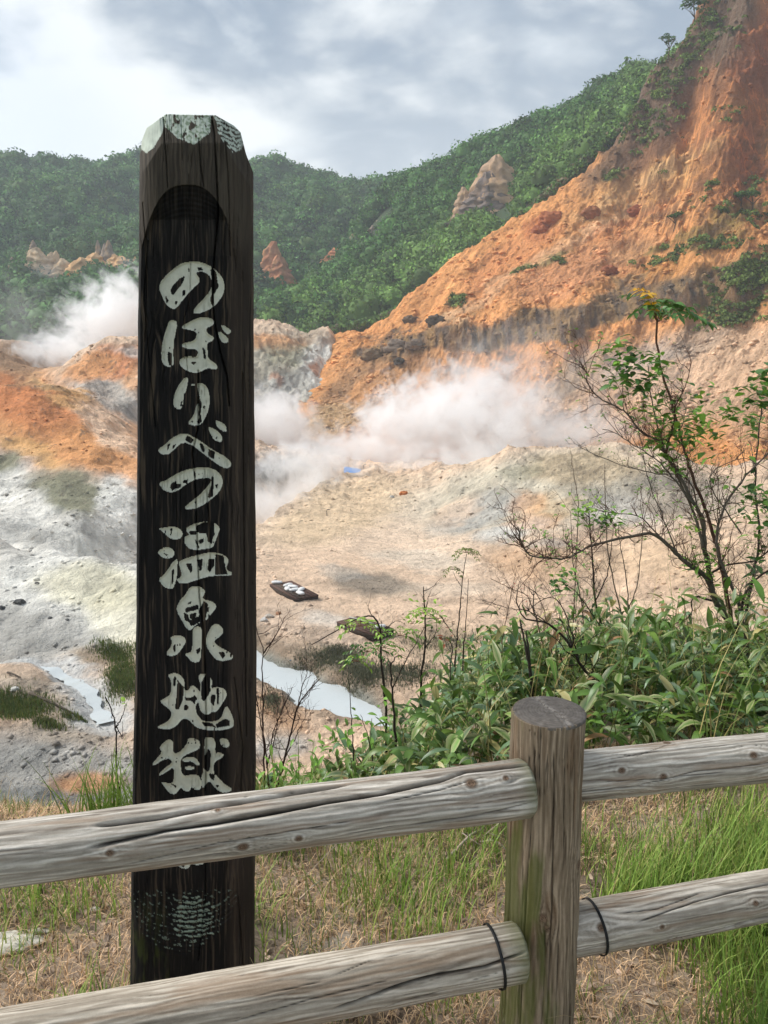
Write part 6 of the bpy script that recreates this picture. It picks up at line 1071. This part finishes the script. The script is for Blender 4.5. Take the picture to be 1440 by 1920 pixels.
for (x, y, n, L, colr, sp) in ((1150, 668, 12, .075, gl, .05), (1175, 690, 14, .075, gd, .06), (1200, 712, 14, .07, gd, .06), (1170, 715, 8, .07, gl, .04), (1225, 690, 9, .06, gl, .04), (1240, 680, 6, .05, gl, .03), (1180, 672, 8, .06, gd, .04), (1275, 655, 0, .05, gl, .02), (1300, 745, 5, .055, gd, .03), (1232, 755, 6, .06, gl, .03), (1210, 770, 7, .05, gy, .03), (1250, 790, 8, .07, gl, .04), (1290, 795, 16, .07, gy, .07), (1330, 808, 14, .065, gl, .07), (1275, 822, 14, .075, gl, .06), (1240, 838, 7, .07, gl, .03), (1308, 790, 10, .06, gy, .05), (1268, 865, 6, .06, gl, .03), (1375, 765, 10, .06, gl, .03), (1408, 790, 8, .055, gl, .03), (1435, 718, 14, .08, gd, .05), (1420, 735, 8, .07, gl, .03), (1425, 800, 8, .06, gl, .05), (1425, 930, 18, .075, gd, .08), (1440, 985, 14, .07, gl, .08), (1410, 940, 10, .06, gl, .05),
      (1105, 945, 14, .04, gy, .04), (1090, 965, 12, .045, gl, .03), (1150, 970, 12, .045, gl, .03), (1135, 980, 8, .05, gd, .03), (1045, 1095, 10, .05, gd, .03), (1325, 1078, 5, .05, gy, .03), (1335, 1050, 5, .05, gl, .02), (1403, 1132, 4, .05, gy, .02), (1440, 1060, 10, .08, gd, .06), (1310, 1060, 4, .09, gl, .02), (1300, 992, 5, .04, gy, .02), (1060, 1080, 7, .05, gl, .03)):
    if n: leaf_clump(lf, W(x, y, 4.2), int(n * 3.0), L * 1.12, .42, colr, spread=sp * 1.1)
for t in tips: leaf_clump(lf, t, 2, .028, .45, gl, spread=.008)
st.build('trunk', M_bark, e); br_.build('branch', M_bark, e); lf.build('leaves', M_leaf, e)

def woody(name, label, cat, group, stems, leaves, Y, colr=barkd, r=.007, rate=.25, ln=.12, lev=2, fronds=()):
    b = W(*stems[0][0][0], Y); e = empty(name, [b[0], b[1], float(gz(b[0], b[1]))], label, cat, group); st, lf = Acc(), Acc()
    for s_ in stems:
        pts, rr_ = s_[0], (s_[1] if len(s_) > 1 else r); Q = stemline(pts, Y, len(pts) * 5); 
        if len(s_) < 3: Q = ground_down(Q)
        Q[1:-1] += rng.normal(size=(len(Q) - 2, 3)) * .0015; tube(st, Q, np.linspace(rr_, rr_ * .35, len(Q)), 6, colr, .08); twigs(st, Q, rr_ * .32, lev, rate, ln, colr) if rate else None
    for (x, y, n, L, cc, sp) in leaves: leaf_clump(lf, W(x, y, Y), n, L, .40, cc, spread=sp)
    for (x0, y0, x1, y1, n, L, cc) in fronds: frond(st, lf, W(x0, y0, Y), W(x1, y1, Y + rng.uniform(-.15, .15)), n, L, cc, r=.0012, arch=.015)
    st.build('stem', M_bark, e)
    if leaves or fronds: lf.build('leaves', M_leaf, e)
def clumpf(x, y, k, ln, n, L, cc): return [(x, y, x + ln * math.cos(t), y - ln * .55 * math.sin(t) + 6, n, L, cc) for t in np.linspace(-.5, 3.6, k)]
G = 'saplings and twiggy stems on the near bank'
woody('shrub', 'low sprawling bare shrub whose dark branches cross behind the fence post', 'shrub', 'shrubs on the near bank', [([(1230, 1400), (1162, 1315), (1121, 1281), (1087, 1244), (1061, 1199), (1027, 1169), (986, 1161)], .011), ([(1222, 1395), (1185, 1360), (1114, 1330), (1070, 1320)], .009), ([(1114, 1330), (1113, 1300), (1110, 1240)], .004, 1), ([(1087, 1244), (1060, 1150), (1030, 1120), (985, 1150)], .004, 1), ([(1061, 1199), (1000, 1150), (950, 1140), (905, 1125)], .003, 1)], [(1020, 1345, 0, .05, gl, .03), (960, 1168, 3, .05, gl, .02)], 3.4, rate=.5, ln=.2)
woody('sapling', 'slender dark stemmed sapling behind the bamboo, left of the big shrub', 'sapling', G, [([(1135, 1190), (1130, 1180), (1116, 1127), (1110, 1037), (1104, 960)], .008), ([(1130, 1180), (1080, 1110), (1050, 1090)], .004, 1), ([(1116, 1127), (1140, 1070), (1150, 985)], .004, 1), ([(1092, 1205), (1092, 1140), (1075, 1060), (1070, 960)], .004)], [(1040, 1085, 10, .06, gd, .04), (1075, 1110, 6, .05, gl, .03), (1090, 955, 5, .05, gy, .02)], 4.5, rate=.55, ln=.18)
for k, (pts, lb, r) in enumerate([([(1168, 1165), (1144, 1060), (1136, 974), (1134, 869)], 'straight thin grey stem rising above the middle of the bamboo', .005), ([(1177, 1188), (1177, 1110), (1163, 1020), (1158, 990)], 'second thin grey stem, close beside the straight one', .005), ([(1178, 1142), (1196, 1090), (1207, 980), (1220, 925)], 'thin stem curving up to the right of the grey stems', .004), ([(1085, 945), (1078, 900), (1070, 848)], 'short bare twig tip left of the straight grey stem', .003)]):
    woody('bare_sapling', lb, 'stem', G, [(pts, r)], [], 4.6, colr=lin(120, 106, 92), rate=.35, ln=.08, lev=1)
woody('sapling', 'tall dark sapling stem bent over at the top, in front of the pool', 'sapling', G, [([(724, 1330), (716, 1250), (698, 1155), (584, 1209)], .007), ([(706, 1200), (740, 1165), (760, 1170)], .003, 1)], [(757, 1190, 5, .04, gy, .02)], 3.6, rate=.12, ln=.12, fronds=clumpf(676, 1174, 7, 40, 6, .028, gy) + clumpf(690, 1222, 7, 42, 6, .028, gd) + clumpf(750, 1192, 7, 42, 6, .026, gl) + clumpf(668, 1240, 6, 30, 5, .024, gy) + clumpf(720, 1215, 6, 34, 5, .026, gl))
woody('sapling', 'straight black stem in front of the bent sapling', 'sapling', G, [([(744, 1425), (742, 1398), (738, 1330), (731, 1240)], .0075), ([(736, 1290), (760, 1240), (800, 1170)], .003, 1), ([(731, 1250), (745, 1230), (763, 1235)], .003, 1)], [(705, 1345, 10, .05, gl, .05), (680, 1365, 10, .05, gl, .04)], 3.0, rate=.08, ln=.1)
woody('sapling', 'sapling with a round tuft of yellow green leaves, middle of the bank', 'sapling', G, [([(790, 1260), (796, 1220), (797, 1170), (794, 1100)], .007), ([(797, 1150), (802, 1125), (807, 1112)], .003, 1), ([(797, 1215), (815, 1190), (820, 1165)], .003, 1), ([(826, 1155), (850, 1190), (860, 1200)], .003, 1)], [(785, 1140, 16, .04, gy, .04), (805, 1150, 18, .04, gy, .05), (820, 1162, 12, .04, gl, .04), (795, 1165, 8, .04, gl, .03), (778, 1160, 6, .035, gy, .03)], 4.0, rate=.18, ln=.1, fronds=clumpf(796, 1150, 8, 30, 5, .026, gy))
woody('sapling', 'tall thin sapling with a flat rosette of leaves on top', 'sapling', G, [([(853, 1240), (864, 1126), (868, 1080), (875, 1038)], .005), ([(866, 1100), (855, 1085), (849, 1070)], .002, 1), ([(868, 1225), (875, 1150), (878, 1085)], .004)], [], 4.4, rate=.10, ln=.06, lev=1, fronds=clumpf(875, 1036, 8, 24, 5, .024, lin(110, 122, 50)) + clumpf(849, 1068, 6, 17, 4, .02, lin(110, 122, 50)))
woody('stake', 'broken dark stake standing in the bamboo above the fence post', 'stake', None, [([(1000, 1330), (995, 1265), (985, 1210), (975, 1163)], .011), ([(992, 1240), (989, 1200), (987, 1182)], .008, 1)], [], 3.5, colr=lin(74, 66, 60), rate=0)
woody('seedling', 'reddish leaved seedling low in the bamboo', 'seedling', G, [([(845, 1240), (848, 1215), (838, 1195)], .004)], [(838, 1195, 8, .045, lin(160, 96, 66), .03), (850, 1210, 8, .045, lin(120, 128, 56), .03)], 4.3, rate=0)
woody('bare_sapling', 'bare twig with small red seed clusters over the tan floor', 'stem', G, [([(1030, 1260), (1010, 1180), (990, 1120), (960, 1105), (920, 1085)], .004), ([(1040, 1250), (1015, 1130), (975, 1090)], .003), ([(940, 1210), (955, 1130), (968, 1070)], .003)], [(972, 1105, 9, .018, lin(196, 84, 62), .02), (985, 1130, 9, .018, lin(196, 84, 62), .02), (952, 1152, 8, .02, lin(60, 50, 44), .015), (962, 1095, 5, .016, lin(196, 84, 62), .012)], 3.7, colr=lin(120, 96, 80), rate=.5, ln=.14)
woody('bare_twig', 'black forked twig standing left of the sign post', 'stem', G, [([(232, 1560), (225, 1490), (218, 1450), (217, 1365), (208, 1330), (197, 1306)], .0055), ([(217, 1365), (228, 1345), (237, 1320)], .003, 1), ([(218, 1360), (230, 1385), (229, 1352)], .002, 1), ([(228, 1500), (212, 1470), (208, 1450)], .003, 1)], [(235, 1310, 4, .03, gy, .012)], 2.75, colr=lin(44, 36, 34), rate=0)
woody('bare_shrub', 'dark bare bush of upright twigs against the right side of the sign post', 'shrub', 'shrubs on the near bank', [([(497, 1500), (494, 1398), (492, 1255), (494, 1218), (483, 1189)], .005), ([(494, 1225), (515, 1195), (536, 1155)], .003, 1), ([(505, 1500), (500, 1420), (484, 1330), (478, 1280)], .004), ([(512, 1505), (540, 1398), (558, 1328), (575, 1300), (599, 1273)], .0055), ([(558, 1328), (566, 1290), (576, 1262)], .003, 1), ([(520, 1500), (510, 1390), (530, 1330), (548, 1288)], .0035), ([(500, 1440), (518, 1370), (520, 1330)], .003, 1), ([(535, 1420), (560, 1370), (572, 1345)], .0025, 1)], [], 2.9, colr=lin(62, 44, 38), rate=.35, ln=.13)
woody('bare_sapling', 'short black twig poking up right of the bare bush', 'stem', G, [([(664, 1430), (660, 1360), (655, 1285), (652, 1272)], .0035)], [], 3.1, colr=lin(50, 42, 38), rate=.05, ln=.05)
woody('bare_sapling', 'thin dark stem leaning in the low bamboo left of the black stem', 'stem', G, [([(700, 1430), (690, 1380), (676, 1340)], .003)], [(690, 1390, 5, .04, gl, .02)], 3.0, colr=lin(60, 50, 44), rate=.1, ln=.05)
# small leafy seedlings by the sign and the pampas like tuft at its left
a = Acc()
for (x, y, n, L) in ((530, 1440, 16, .07), (555, 1455, 14, .06), (515, 1450, 10, .06), (580, 1430, 14, .06), (610, 1400, 18, .06), (640, 1380, 16, .06), (590, 1455, 16, .06)): leaf_clump(a, W(x, y + 8, 2.75), n, L, .22, gl, el=(.1, 1.3), spread=.03, droop=.3)
tag(a.build('ground_plants', M_leaf), 'low bright green leafy plants along the bank edge right of the sign', 'plants', kind='stuff')
for (x, y, Y, n, h, lb) in ((215, 1510, 2.45, 260, .30, 'tall arching grass tuft against the left side of the sign post'), (560, 1468, 2.5, 160, .20, 'arching green grass tuft just above the upper rail'), (500, 1475, 2.4, 120, .2, 'grass tuft at the foot of the bare bush')):
    b = W(x, y, Y); b[2] = float(gz(b[0], b[1])); B_ = b + rng.normal(size=(n, 3)) * [.07, .05, 0]; B_[:, 2] = gz(B_[:, 0], B_[:, 1]); o = blades('grass_tuft', B_, h, .006, lambda n: np.array([lin(122, 148, 62)] * n) * rng.uniform(.6, 1.25, (n, 1)), lb, seg=6, bend=1.1, kind=None); o['group'] = 'tall grass tufts at the bank edge'; o['category'] = 'grass tuft'
